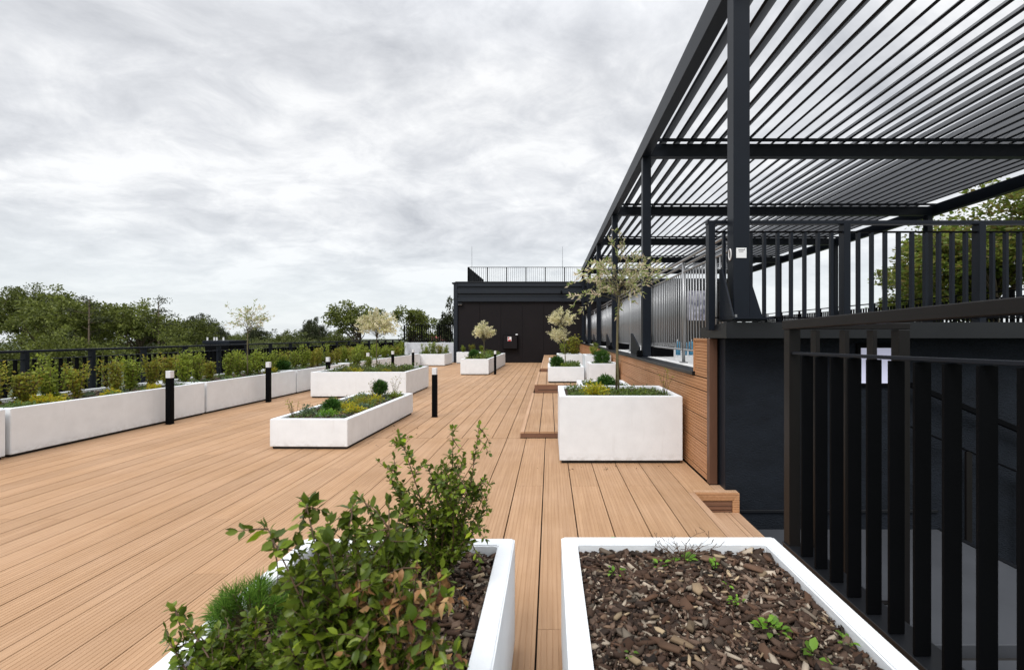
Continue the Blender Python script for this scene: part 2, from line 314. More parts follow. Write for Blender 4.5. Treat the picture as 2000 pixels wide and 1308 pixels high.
# ================================================================== ground, roof slab
g = MB(); g.v = [(-900, -300, -11), (900, -300, -11), (900, 1400, -11), (-900, 1400, -11)]; g.f = [(0, 1, 2, 3)]
tag(g.build('ground', M['ground']), kind='structure')
bx('roof_slab', -8.3, 1.36, -3, 25.6, -.9, -.075, M['under'], bev=0)['kind'] = 'structure'
low = MB(); low.box(-8.1, 11.3, -3, 25.4, -11, -3.2); low.box(-8.1, 1.34, -3, 25.4, -3.2, -.95)
tag(low.build('lower_building', M['stucco']), 'dark stucco building carrying the roof terrace', 'building')
# ------------------------------------------------------------------ deck: one object per board
deck = bpy.data.objects.new('deck', None); COL.objects.link(deck); deck['kind'] = 'structure'
GAP = .011
def boards(x0, x1, y0, y1, z, pitch, joints, mt=None, shift=0, parent=deck, gap=GAP):
    x = x0; k = shift
    while x < x1 - .02:
        xe = min(x + pitch, x1); js = [y0] + sorted(j for j in (joints[k % 2] if joints else []) if y0 + .3 < j < y1 - .3) + [y1]
        for a, b in zip(js[:-1], js[1:]):
            dz = random.uniform(-.0008, .0008)
            if a < 9.5 and xe - x > .1:
                link('board', grooved(xe - x - gap, b - a - .003, .026, M['deckg'], .0022), parent, Vector(((x + xe) / 2, (a + b) / 2, z - .013 + dz)) - wl(parent))
            else: bx('board', x + gap / 2, xe - gap / 2, a + .0015, b - .0015, z - .026 + dz, z + dz, mt or M['deck'], parent, bev=.0018)
        x = xe; k += 1
J1 = [-.3 + 4.06 * k for k in range(7)]; J2 = [1.73 + 4.06 * k for k in range(7)]
boards(-2.608 - 25 * .2205, -2.608, 0.4, 25.0, 0, .2205, [J1, J2])
boards(-2.608, -2.525, 0.4, 6.704, 0, .083, [[3.7], [3.7]], gap=.004)
boards(-2.525, -2.265, 0.4, 6.704, 0, .26, [[5.2], [5.2]], gap=.006)
boards(-2.265, -2.02, 0.4, 6.704, 0, .245, [[2.9], [2.9]], gap=.006)
RZ = [[4.59], [2.35]]
boards(-2.02, -.62, 0.4, 6.704, 0, .28, RZ, gap=.009)
boards(-.62, 1.32, 0.4, 6.704, 0, .277, RZ, shift=1, gap=.009)
boards(1.32, 1.38, 0.4, 4.40, 0, .06, None, M['deckx'], gap=.003)
boards(1.32, 1.60, 4.40, 6.71, 0, .28, None, gap=.006)
bx('board', 1.383, 1.80, 4.405, 4.465, -.026, .0, M['deckx'], deck)
bx('board', 1.603, 1.70, 4.465, 4.615, -.026, .0, M['deckx'], deck)
boards(-2.608, -.43, 6.715, 25.0, 0, .2205, [[10.9, 15.0, 19.1, 23.2], [8.8, 12.9, 17.0, 21.1]])
# steps / raised levels along the right side
def step(name, x0, x1, y0, y1, z0, z1, label):
    s = bpy.data.objects.new(name, None); COL.objects.link(s); s.location = (x0, y0, z0); s['kind'] = 'structure'; s['label'] = label
    bx('step_core', x0 + .03, x1, y0 + .03, y1, z0 - .07, z1 - .028, M['under'], s, 0)
    bx('riser', x0, x1, y0, y0 + .028, z0 + .004, z1 - .004, M['stepface'], s)
    if z1 - z0 > .15: bx('riser_strip', x0 + .08, x1 - .05, y0 - .004, y0, z0 + .07, z0 + .082, M['under'], s, 0)
    bx('riser', x0, x0 + .028, y0 + .03, y1, z0 + .004, z1 - .004, M['stepface'], s)
    bx('edge_board', x0, x0 + .055, y0 - .004, y1, z1 - .026, z1 + .0005, M['deckx'], s)
    boards(x0 + .058, x1, y0 - .004, y1, z1, .2205, [[y0 + 2.2], [y0 + 3.1]], parent=s)
step('deck_step', -.43, 1.60, 6.72, 11.2, 0, .092, 'low first wooden step beside the white planters')
step('deck_step', -.37, .78, 11.21, 15.03, .092, .304, 'second wooden step along the planters')
step('deck_step', -.31, .78, 15.04, 25.0, .304, .418, 'furthest wooden step by the black building')
bx('board_block', .785, 1.60, 11.21, 25.0, 0, .30, M['deckx'], deck, 0)
# lower strip and its mitred riser beside the stair opening
ls = bpy.data.objects.new('lower_step', None); COL.objects.link(ls); ls.location = (1.385, 3, -.19); ls['kind'] = 'structure'
bx('core', 1.39, 1.80, 2.98, 4.39, -1.5, -.216, M['under'], ls, 0)
for a, b in ((1.385, 1.66), (1.665, 1.705), (1.71, 1.80)): bx('board', a, b, 2.98, 4.395, -.214, -.188, M['deckx'], ls)
rf = MB().prism([(1.39, -.004), (1.802, -.004), (1.735, -.075), (1.39, -.075)], 1, 4.382, 4.402); rf.build('riser_trim', M['clad'], ls)
MB().prism([(1.803, -.004), (1.803, -.188), (1.737, -.188), (1.737, -.0765)], 1, 4.382, 4.402).build('riser_trim', M['clad'], ls)
for a, b in ((-.125, -.082), (-.165, -.131), (-.186, -.171)): bx('riser_board', 1.39, 1.733, 4.388, 4.398, a, b, M['stepface'], ls, .001)

# ================================================================== planters
def rot2(x, y, cx, cy, a): c, s = math.cos(a), math.sin(a); return cx + (x - cx) * c - (y - cy) * s, cy + (x - cx) * s + (y - cy) * c
def planter(x0, x1, y0, y1, z0, z1, label, group, rim=.075, soil=.05, rot=0.0):
    cx, cy = (x0 + x1) / 2, (y0 + y1) / 2
    t = empty('planter', (cx, cy, z0), label, 'planter', group); t.rotation_euler = (0, 0, rot)
    hx, hy, h = (x1 - x0) / 2, (y1 - y0) / 2, z1 - z0
    m = MB(); o = [(-hx, -hy), (hx, -hy), (hx, hy), (-hx, hy)]; i = [(-hx + rim, -hy + rim), (hx - rim, -hy + rim), (hx - rim, hy - rim), (-hx + rim, hy - rim)]
    m.v = [(*p, .034) for p in o] + [(*p, h) for p in o] + [(*p, h) for p in i] + [(*p, .05) for p in i]
    for k in range(4):
        q = (k + 1) % 4; m.f += [(k, q, 4 + q, 4 + k), (4 + k, 4 + q, 8 + q, 8 + k), (8 + k, 8 + q, 12 + q, 12 + k)]
    m.f += [(3, 2, 1, 0), (12, 13, 14, 15)]
    # local coordinates: built at the origin, then parented
    me = bpy.data.meshes.new('shell'); me.from_pydata(m.v, [], m.f); bm = bmesh.new(); bm.from_mesh(me); bmesh.ops.recalc_face_normals(bm, faces=bm.faces[:])
    bmesh.ops.bevel(bm, geom=bm.edges[:], offset=.006, segments=2, affect='EDGES'); bm.to_mesh(me); bm.free(); me.materials.append(M['concrete'])
    link('shell', me, t)
    link('plinth', boxmesh(2 * hx - .05, 2 * hy - .05, .05, M['under'], 0), t, (0, 0, .024))
    nx, ny = max(3, int(2 * hx / .06)), max(3, int(2 * hy / .06)); hx -= rim - .004; hy -= rim - .004
    g = MB()
    for b in range(ny + 1):
        for a in range(nx + 1): g.v.append((-hx + 2 * hx * a / nx, -hy + 2 * hy * b / ny, h - soil + random.uniform(-.014, .014)))
    for b in range(ny):
        for a in range(nx): k = b * (nx + 1) + a; g.f.append((k, k + 1, k + nx + 2, k + nx + 1))
    me = bpy.data.meshes.new('soil'); me.from_pydata(g.v, [], g.f); me.materials.append(M['soil']); me.shade_smooth(); link('soil', me, t)
    return t
G1 = 'white concrete planters lined up along the left railing'
seg = [(2.55, 5.60, 'nearest, cut by the picture edge'), (5.65, 8.74, 'with the first bollard before its far end'), (8.79, 11.76, 'with the second bollard before it'), (11.81, 14.80, 'partly behind the middle island planter'),
       (14.85, 17.85, 'behind the island planter, fourth bollard in front'), (17.90, 22.25, 'last of the row before the far corner')]
for a, b, lb in seg:
    xm = -6.60 + .0205 * ((a + b) / 2 - 5.6)
    planter(xm - 1.17, xm, a, b, 0, .60, 'long white planter of the railing row, ' + lb, G1, rot=-.0205)
planter(-6.5, -5.1, 22.3, 24.1, 0, .58, 'white planter closing the far corner by the pale parapet wall', 'white planters')
planter(-3.66, -2.63, 6.05, 8.78, 0, .395, 'low white island planter full of colourful sedum in mid deck', 'white planters', rot=-.018, soil=.035)
planter(-5.72, -3.45, 11.0, 13.15, 0, .615, 'wide white island planter behind the low sedum planter', 'white planters', rot=.012)
planter(.114, 1.55, 5.38, 6.53, 0, .785, 'tall white box planter holding the pink willow by the wooden wall', 'white planters', soil=.045)
planter(.53, 1.45, 7.25, 9.2, .092, .60, 'low white planter just behind the tall willow planter', 'white planters')
planter(.90, 1.56, 10.45, 11.17, .092, .852, 'white cube planter with a round conifer against the wooden wall', 'white planters')
planter(.90, 1.56, 11.75, 12.75, .30, .98, 'raised white planter right behind the round conifer cube', 'white planters')
planter(-.05, .86, 11.5, 13.1, .304, .704, 'white planter on the second step holding the small willow', 'white planters')
planter(.22, 1.0, 14.1, 15.0, .304, .91, 'white planter with a yellow shrub near the black building', 'white planters')
planter(-.03, .19, 14.0, 14.9, .304, .76, 'small narrow white planter beside the yellow shrub planter', 'white planters', rim=.04)
planter(-3.32, -2.26, 17.26, 23.0, 0, .60, 'long white planter with a ball willow in front of the black building', 'white planters', rot=-.012)
planter(-4.9, -3.4, 24.15, 24.85, 0, .60, 'white planter pushed against the black facade', 'white planters')
FL = planter(-1.18, -.168, .55, 2.22, 0, .522, 'front white planter with the leafy box shrubs', 'white planters', soil=.06)
FR = planter(.055, 1.085, .55, 2.235, 0, .522, 'front white planter of bare bark mulch beside the black railing', 'white planters', soil=.06)

# ================================================================== bollards
GB = 'black bollard lights with white heads on the deck'
bl = [(-6.40, 7.76, 'before the second row planter'), (-6.29, 10.3, 'before the third row planter'), (-2.11, 8.44, 'standing alone in mid deck beyond the sedum planter'), (-6.02, 12.5, 'just left of the wide island planter'),
      (-6.12, 15.5, 'half hidden behind the wide island planter'), (-5.9, 17.3, 'rising past the right part of the island planter'), (-5.67, 19.1, 'at the far corner planter'), (-2.08, 17.5, 'at the corner of the ball willow planter')]
b0 = None
for x, y, lb in bl:
    lab = 'black square bollard light with white head, ' + lb
    if b0 is None:
        b0 = empty('bollard_light', (x, y, 0), lab, 'bollard', GB)
        bx('pole', x - .043, x + .043, y - .043, y + .043, .006, .775, M['steel2'], b0, .004)
        bx('head', x - .041, x + .041, y - .041, y + .041, .776, .888, M['lamp'], b0, .004)
        bx('cap', x - .042, x + .042, y - .042, y + .042, .889, .896, M['white'], b0, .002)
        bx('foot_plate', x - .052, x + .052, y - .052, y + .052, .0015, .005, M['steel2'], b0, .001)
    else:
        c = b0.copy(); COL.objects.link(c); c.location = (x, y, 0); c['label'] = lab; c.rotation_euler = (0, 0, random.uniform(-.05, .05))
        for ch in b0.children: d = ch.copy(); COL.objects.link(d); d.parent = c

# ================================================================== railings
# left edge railing
t = empty('railing', (-7.97, 3, 0), 'dark flat-bar railing along the left roof edge behind the shrubs', 'railing')
X = -7.97
bar('handrail', (X, 2, 1.25), (X, 25.3, 1.25), .085, .035, M['steel'], t); bar('middle_rail', (X, 2, 1.125), (X, 25.3, 1.125), .045, .014, M['steel'], t); bar('bottom_rail', (X, 2, .12), (X, 25.3, .12), .045, .02, M['steel'], t)
y = 2.9; i = 0
while y < 25.2:
    if i % 8 == 0: bx('post', X - .04, X + .04, y - .03, y + .03, 0, 1.232, M['steel'], t)
    else: bx('baluster', X - .03, X + .03, y - .006, y + .006, .13, 1.117, M['steel2'], t, .001)
    y += .128; i += 1
# railing on the far parapet, left of the building
bx('parapet_wall', -8.2, -5.22, 25.5, 25.8, 0, 1.08, M['plaster'], bev=.01); tag(bpy.data.objects['parapet_wall'], 'pale low parapet wall beside the black building', 'wall')
t = empty('railing', (-8.1, 25.65, 1.08), 'thin-barred railing on the pale parapet next to the black building', 'railing')
bar('handrail', (-8.1, 25.65, 2.06), (-5.25, 25.65, 2.06), .05, .03, M['steel2'], t); bar('bottom_rail', (-8.1, 25.65, 1.16), (-5.25, 25.65, 1.16), .05, .05, M['steel2'], t)
for k in range(24): x = -8.1 + .122 * k; bx('post' if k % 8 == 0 else 'baluster', x - (.04 if k % 8 == 0 else .016), x + (.04 if k % 8 == 0 else .016), 25.63, 25.67, 1.19, 2.04, M['steel2'], t, 0)
# railing on the front coping
YR = 4.55; ZC = 1.585
t = empty('railing', (1.6, YR, ZC), 'anthracite railing standing on the coping behind the big pergola post', 'railing')
bar('handrail', (1.545, YR, 2.605), (9, YR, 2.605), .07, .035, M['steel'], t); bar('middle_rail', (1.62, YR, 2.515), (9, YR, 2.515), .035, .014, M['steel2'], t); bar('bottom_rail', (1.62, YR, 1.67), (9, YR, 1.67), .035, .014, M['steel2'], t)
k = 0
while 1.585 + .1325 * k < 6.6:
    x = 1.585 + .1325 * k
    if k % 10 == 0: bx('post', x - .032, x + .032, YR - .045, YR + .045, ZC - .04, 2.586, M['steel'], t)
    else: bx('baluster', x - .013, x + .013, YR - .02, YR + .02, 1.678, 2.507, M['steel'], t, .001)
    k += 1
# stainless railing on the terrace edge
XR = 1.92
t = empty('railing', (XR, 5, 1.1), 'bright stainless steel railing with round bars along the terrace edge', 'railing')
for dx, dz in ((-.02, .0), (.05, -.045)): MB().tube([(XR + dx, 4.95, 2.56 + dz), (XR + dx, 24.6, 2.56 + dz)], .017, 10).build('handrail', M['inox'], t, True)
MB().tube([(XR, 4.95, 2.40), (XR, 24.6, 2.40)], .014, 8).build('upper_rail', M['inox'], t, True); MB().tube([(XR, 4.95, 1.29), (XR, 24.6, 1.29)], .014, 8).build('lower_rail', M['inox'], t, True)
def tubemesh(r, h, m, n=8):
    b = MB().tube([(0, 0, 0), (0, 0, h)], r, n); me = bpy.data.meshes.new('tube'); me.from_pydata(b.v, [], b.f); me.materials.append(m); me.shade_smooth(); return me
bmsh = tubemesh(.0105, 1.085, M['inox']); pm = tubemesh(.024, 1.42, M['inox'], 10)
posts = [5.08, 6.62, 11.0, 15.4, 19.8, 24.2]
for p in posts: link('post', pm, t, (0, p - 5, .012)); bx('post_foot', XR - .05, XR + .05, p - .05, p + .05, 1.1, 1.115, M['inox'], t)
y = 5.2
while y < 24.5:
    if min(abs(y - p) for p in posts) > .05: link('baluster', bmsh, t, (0, y - 5, .202))
    y += .12
# railing at the right edge of the terrace
XQ = 11.0
t = empty('railing', (XQ, 9, 1.1), 'dark railing along the far right edge of the terrace before the maple', 'railing')
bar('handrail', (XQ, 4.6, 2.56), (XQ, 25, 2.56), .06, .035, M['steel2'], t); bar('bottom_rail', (XQ, 4.6, 1.22), (XQ, 25, 1.22), .05, .02, M['steel2'], t); bar('middle_rail', (XQ, 4.6, 2.42), (XQ, 25, 2.42), .04, .014, M['steel2'], t)
y = 9.4; k = 0
while y < 25:
    if k % 12 == 0: bx('post', XQ - .03, XQ + .03, y - .04, y + .04, 1.1, 2.54, M['steel2'], t)
    else: bx('baluster', XQ - .02, XQ + .02, y - .02, y + .02, 1.23, 2.413, M['steel2'], t, 0)
    y += .13; k += 1
# near railing beside the front planter
XN = 1.535
t = empty('railing', (XN, 2.9, .165), 'tall black flat-bar railing beside the front mulch planter', 'railing')
def zt(y, z, s=.02): return z + s * (2.92 - y)
bar('handrail', (XN, 2.965, zt(2.965, 1.565)), (XN, .3, zt(.3, 1.565)), .085, .055, M['steelb'], t, .004)
bar('middle_rail', (XN, 2.88, zt(2.88, 1.385, .016)), (XN, .3, zt(.3, 1.385, .016)), .05, .016, M['steel'], t, .002)
bx('post', XN - .035, XN + .035, 2.885, 2.955, .166, 1.535, M['steelb'], t, .003)
bx('base_plate', XN - .045, XN + .06, .3, 2.96, .166, .178, M['flash'], t, .002)
y = 2.885 - .135; k = 0
while y > .45:
    bx('baluster', XN - .034, XN + .034, y - .007, y + .007, .180, 1.372 + .016 * (2.92 - y), M['steel2'], t, .0015); y -= .1415; k += 1
# return panel towards the stairs
bar('return_rail', (XN + .045, 2.93, 1.555), (2.27, 2.93, 1.555), .06, .04, M['steelb'], t, .003); bar('return_rail', (XN + .04, 2.93, -.2), (2.22, 2.93, -.2), .03, .016, M['steelb'], t)
for x in (1.68, 1.865, 2.04): bx('baluster', x - .006, x + .02, 2.90, 2.96, -.36, 1.53, M['steelb'], t, .001)
bx('post', 2.19, 2.26, 2.89, 2.96, -.38, 1.532, M['steelb'], t)

# ================================================================== stair well, stucco wall, terrace block
tag(bx('railing_curb', 1.50, 1.665, .2, 2.97, -3.2, .164, M['flash'], bev=.004), kind='structure')
lf = bpy.data.objects.new('landing_floor', None); COL.objects.link(lf); lf.location = (2.7, 3, -.38); lf['kind'] = 'structure'
bx('slab', 1.667, 3.8, 2.80, 4.465, -.6, -.38, M['slab'], lf, .004); bx('slab', 1.81, 1.9, 2.98, 4.0, -.379, -.3785, M['slab'], lf, 0)
bx('slab', 1.667, 3.8, .0, 2.74, -.62, -.43, M['slab'], lf, .004); bx('drain_channel', 1.667, 3.8, 2.742, 2.798, -.62, -.46, M['under'], lf, 0)
bx('nosing', 3.75, 3.80, 2.80, 4.465, -.378, -.372, M['flash'], lf, .001)
st = bpy.data.objects.new('stairs', None); COL.objects.link(st); st.location = (3.8, 3, -.56); st['kind'] = 'structure'
for k in range(8): bx('step', 3.802 + .3 * k, 4.1 + .3 * k, .5, 4.46, -2.6, -.55 - .17 * k, M['slab'], st, .004)
wl_ = empty('stucco_wall', (1.7, 4.47, -3.2), 'dark rough stucco wall under the terrace coping', 'wall')
bx('wall_face', 1.704, 10.9, 4.47, 4.9, -3.2, 1.468, M['stucco'], wl_, .004)
bx('ledge_strip', 1.83, 3.75, 4.450, 4.469, -.215, -.190, M['flash'], wl_, .002)
bx('corner_trim', 1.700, 1.7035, 4.47, 4.60, .002, 1.46, M['fascia'], wl_, 0)
# small frosted pane with its frame; its brightness is put in as weak emission
bx('window_frame', 2.965, 3.355, 4.445, 4.469, 1.00, 1.42, M['steel2'], wl_, .003); w = bx('window_pane', 3.0, 3.32, 4.437, 4.446, 1.035, 1.375, M['glow'], wl_, .001)
cp = bpy.data.objects.new('coping', None); COL.objects.link(cp); cp.location = (1.6, 4.2, 1.47); tag(cp, 'dark sheet-metal coping on top of the stucco wall', 'coping')
for a, b in ((1.61, 4.40), (4.404, 7.2), (7.204, 10.9)):
    MB().prism([(4.2, 1.47), (4.2, 1.617), (4.92, 1.574), (4.92, 1.47)], 0, a, b).build('coping_sheet', M['flash'], cp, bev=.003)
# hand rail of the stairs
t = empty('stair_handrail', (3.5, 4.3, -.4), 'dark sloping handrail descending along the stucco stair wall', 'handrail')
bar('rail', (3.42, 4.36, 1.03), (5.2, 4.36, .28), .045, .05, M['steel2'], t, .004); bar('lower_rail', (3.42, 4.36, .63), (5.2, 4.36, -.12), .03, .014, M['steel2'], t)
for x, zb in ((3.93, -.55), (4.42, -.72)): bx('rail_post', x, x + .055, 4.345, 4.37, zb, .58 - (x - 3.5) * .42, M['steelb'], t)
# terrace block
tag(bx('terrace_block', 1.645, 11.2, 4.92, 24.98, -3.2, 1.05, M['under'], bev=0), kind='structure')
tag(bx('terrace_floor', 1.80, 11.2, 5.14, 24.98, 1.052, 1.10, M['tile'], bev=.002), kind='structure')
tag(bx('terrace_upstand', 1.645, 1.795, 4.925, 5.12, 1.052, 1.455, M['under'], bev=0), kind='structure')
tag(bx('terrace_edge_flashing', 1.585, 1.797, 5.14, 24.98, 1.055, 1.095, M['flash'], bev=.003), kind='structure')
# ------------------------------------------------------------------ wooden cladding
cw = empty('cladding_wall', (1.61, 4.7, 0), 'brown ribbed timber-look cladding wall along the right of the deck', 'wall')
def cboard(a, b, z0, z1): link('cladding_board', grooved(z1 - z0, b - a, .024, M['cladg'], .009, pitch=.0315, gw=.0085), cw, Vector((1.624, (a + b) / 2, (z0 + z1) / 2)) - wl(cw), (0, R(-90), 0))
zs = [.004, .068, .358, .634, .912, 1.052]
for r in range(5):
    ys = [4.70] + [5.9 + 1.2 * (r % 2) + 4.0 * k for k in range(5) if 5.9 + 1.2 * (r % 2) + 4.0 * k < 24] + [24.95]
    for a, b in zip(ys[:-1], ys[1:]): cboard(a + .0015, b - .0015, zs[r] + .0065, zs[r + 1] - .0065)
cboard(4.70, 5.118, 1.060, 1.140); cboard(4.70, 5.118, 1.147, 1.44)
bx('top_trim', 1.598, 1.640, 4.70, 5.13, 1.441, 1.463, M['clad'], cw); bx('inner_trim', 1.598, 1.640, 5.119, 5.139, 1.098, 1.441, M['clad'], cw)
bx('end_trim', 1.600, 1.680, 4.62, 4.698, .003, 1.462, M['trim'], cw, .003)
bx('backing', 1.638, 1.644, 4.70, 24.95, .0, 1.05, M['under'], cw, 0)

# ================================================================== pergola
pg = empty('pergola', (1.72, 4.3, 1.1), 'large anthracite pergola with slatted roof over the upper terrace', 'pergola')
PY = [4.30, 8.50, 12.65, 16.8, 20.9, 24.75]; ZB = 4.79; XL = 1.70; XRt = 10.52
for i, y in enumerate(PY):
    for s_, x in ((0, 1.715), (1, XRt - .153)):
        z0 = 1.66 if (i == 0) else 1.10
        p = bx('post', x, x + .153, y, y + .16, z0, ZB, M['steel'], pg, .006)
        if s_ == 0: bx('post_plate', x - .05, x + .27, y - .10, y + .26, z0 - .03, z0 - .001, M['steel'], p, .003)
    if i < 5 or True: bx('cross_beam', XL + .16, XRt, y + .0, y + .15, ZB + .002, ZB + .235, M['steel'], pg, .004)
    if i > 0: bx('slat_bearer', XL + .16, XRt, y - .12, y - .08, ZB + .235, ZB + .285, M['steel'], pg, .003)
bar('edge_beam', (XL + .07, 4.15, ZB + .145), (XL + .07, 24.92, ZB + .145), .155, .285, M['steel'], pg, .005)
bar('edge_beam', (XRt + .09, 4.15, ZB + .145), (XRt + .09, 24.92, ZB + .145), .17, .285, M['steel'], pg, .005)
sm = {}
x = XL + .36
while x < XRt - .1:
    for a, b in zip(PY[:-1], PY[1:]):
        key = round(b - a, 3)
        link('roof_slat', boxmesh(.036, b - a - .02, .30, M['steel'], .004), pg, (x + .10 - 1.72, (a + b) / 2 + .03 - 4.3, ZB + .375 - 1.1), (0, R(49), 0))
    x += .262
# gussets and base boxes
MB().prism([(4.16, 1.662), (4.50, 1.662), (4.50, 2.14), (4.44, 2.14)], 0, 1.652, 1.668).build('gusset', M['steel'], pg, bev=.002)
MB().prism([(1.870, 1.662), (1.998, 1.662), (1.870, 2.06)], 1, 4.32, 4.335).build('gusset', M['steel'], pg, bev=.002)
MB().box(1.652, 2.01, 4.14, 4.52, 1.645, 1.660).build('base_plate', M['steel'], pg)
for bx_, by_ in ((1.685, 4.175), (1.97, 4.175), (1.685, 4.50), (1.97, 4.50)): MB().tube([(bx_, by_, 1.6605), (bx_, by_, 1.685)], .012, 6).build('bolt', M['inox'], pg)
for y in PY[1:]:
    MB().prism([(y + .165, 1.12), (y + 1.05, 1.12), (y + 1.05, 1.53), (y + .9, 1.53), (y + .165, 1.27)], 0, 1.675, 1.70).build('gusset', M['steel'], pg, bev=.002)
    bx('base_box', 1.875, 2.28, y - .02, y + .18, 1.101, 1.285, M['steel2'], pg, .004); bx('base_plate', 1.60, 1.70, y - .06, y + .03, 1.101, 1.22, M['steel2'], pg, .01)
# sticker and ring on the big post
sk = empty('sticker', (1.77, 4.298, 2.26), 'small white label stuck on the front pergola post', 'label')
bx('label_plate', 1.738, 1.834, 4.2965, 4.2995, 2.218, 2.312, M['white'], sk, .001)
for a, b, c, d in ((1.758, 1.808, 2.287, 2.294), (1.812, 1.818, 2.290, 2.302), (1.762, 1.803, 2.272, 2.275)): bx('print_line', a, b, 4.2955, 4.2964, c, d, M['ink'], sk, 0)
rg = MB(); pts = [(1.7095, 4.375 + .028 * math.sin(a), 2.262 + .052 * math.cos(a)) for a in [2 * math.pi * k / 20 for k in range(21)]]
tag(rg.tube(pts, .0055, 6).build('oval_ring', M['white'], None, True), 'small white oval ring fixed on the side of the front post', 'ring')

# things seen through the terrace railing
t = empty('cloth_screen', (3.1, 9.6, 1.1), 'white and lilac patterned cloth screen on black legs behind the steel railing', 'screen')
bx('cloth', 2.86, 3.42, 9.58, 9.62, 1.80, 2.42, M['cloth'], t, .012); bx('lower_panel', 2.88, 3.40, 9.57, 9.63, 1.42, 1.78, M['steel2'], t, .01)
for x in (2.9, 3.36): bx('leg', x, x + .03, 9.58, 9.62, 1.101, 1.42, M['steel2'], t)
for k, nm in enumerate(('left of the three', 'middle one of the three', 'right of the three')):
    x = 2.56 + .13 * k; o = empty('canister', (x, 9.2, 1.101), 'teal blue canister on the white terrace floor, ' + nm, 'canister', 'teal canisters on the terrace')
    MB().tube([(x, 9.2, 1.101), (x, 9.2, 1.33), (x, 9.2, 1.37), (x, 9.2, 1.375)], [.048, .048, .03, .02], 12).build('body', M['blue'], o, True); MB().tube([(x, 9.2, 1.376), (x, 9.2, 1.41)], .018, 8).build('cap', M['white'], o, True)

# ================================================================== black building
bd = empty('black_building', (0, 25, 0), 'black flat-roofed building with louvred fascia at the end of the deck', 'building')
YB = 25.02
bx('wall', -5.0, 10.2, YB + .06, 33, -3, 4.30, M['wallblack'], bd, 0)
k = 0; x = -4.98
while x < 10.1:
    xe = min(x + 1.16, 10.15); bx('wall_panel', x + .004, xe - .004, YB + .02, YB + .058, .02, 3.27, M['wallblack'], bd, .003); x = xe; k += 1
bx('corner_column', -5.22, -5.0, YB - .06, YB + .3, .0, 4.36, M['fascia'], bd, .01)
z = 3.30
for h, out in ((.24, .10), (.20, .02), (.24, .12), (.14, .03), (.20, .10)):
    bx('louvre_band', -4.99, 10.2, YB - out, YB + .055, z, z + h - .012, M['fascia'], bd, .008); z += h
bx('roof_coping', -5.12, 10.3, YB - .10, YB + .25, 4.33, 4.39, M['flash'], bd, .005); bx('roof', -5.0, 10.2, YB + .26, 33, 4.30, 4.34, M['roofgrey'], bd, 0)
bx('roof_upstand', 1.72, 10.3, YB + .26, YB + .5, 4.345, 4.60, M['fascia'], bd, .01)
bx('gutter_box', -5.3, -5.12, YB - .1, YB + 3, 4.26, 4.34, M['fascia'], bd)
# roof railing
t = empty('railing', (-4.4, 25.6, 4.36), 'light-barred railing on the roof of the black building', 'railing')
YF = 25.9; zt_ = 5.30
bar('handrail', (-4.6, YF, zt_), (1.9, YF, zt_), .05, .03, M['steel2'], t); bar('handrail', (-4.6, YF, zt_), (-4.6, 32, zt_), .05, .03, M['steel2'], t); bar('bottom_rail', (-4.6, YF, 4.48), (1.9, YF, 4.48), .03, .015, M['steel2'], t)
for k in range(60):
    x = -4.6 + .1085 * k; b = k % 10 == 0
    bx('post' if b else 'baluster', x - (.028 if b else .006), x + (.028 if b else .006), YF - .02, YF + .02, 4.35 if b else 4.49, zt_ - .015, M['steel2'] if b else M['steel'], t, 0)
for k in range(1, 44):
    y = YF + .14 * k; b = k % 10 == 0
    bx('post' if b else 'baluster', -4.62, -4.58, y - (.03 if b else .008), y + (.03 if b else .008), 4.35, zt_ - .015, M['steel2'], t, 0)
for x, yy, lb in ((-4.45, 26.3, 'left'), (.72, 26.3, 'right')):
    tag(MB().tube([(x, yy, 4.35), (x, yy, 6.55)], [.014, .006], 5).build('lightning_rod', M['steel'], None), 'thin lightning rod at the %s of the roof railing' % lb, 'rod', 'lightning rods')
# wall cabinet etc
t = empty('wall_cabinet', (-2.1, 24.9, .75), 'black cabinet with a red and white fire sticker on the black facade', 'cabinet')
bx('cabinet_body', -2.53, -1.74, 24.80, YB + .018, .74, 1.50, M['steel2'], t, .01); bx('cabinet_door', -2.50, -1.77, 24.785, 24.799, .77, 1.47, M['wallblack'], t, .004)
s = bx('fire_sticker', -2.27, -2.07, 24.778, 24.784, 1.17, 1.40, M['white'], t, 0); bx('sticker_print', -2.25, -2.09, 24.774, 24.777, 1.17, 1.25, M['red'], s, 0); bx('sticker_print', -2.25, -2.18, 24.774, 24.777, 1.30, 1.38, M['red'], s, 0)
bx('handle', -2.45, -2.38, 24.765, 24.784, 1.1, 1.13, M['steel'], t)
tag(bx('sensor_box', -1.86, -1.74, 24.93, YB + .018, 1.42, 1.56, M['white'], bev=.01), 'tiny white box on the facade above the cabinet', 'box')
t = empty('security_camera', (.62, 24.85, 3.8), 'small dark security camera under the louvred fascia', 'camera'); MB().tube([(.62, 24.9, 3.82), (.62, 24.66, 3.76)], .05, 10).build('camera_body', M['steel2'], t, True); bx('bracket', .6, .64, 24.84, 25.0, 3.86, 3.9, M['steel2'], t)
t = empty('wall_lamp', (-4.9, 24.85, 3.2), 'small grey lamp at the top left of the black facade', 'lamp'); bx('lamp_body', -4.98, -4.72, 24.86, YB + .018, 3.14, 3.22, M['flash'], t, .01); bx('lens', -4.95, -4.75, 24.88, 25.0, 3.125, 3.139, M['lamp'], t, .003)

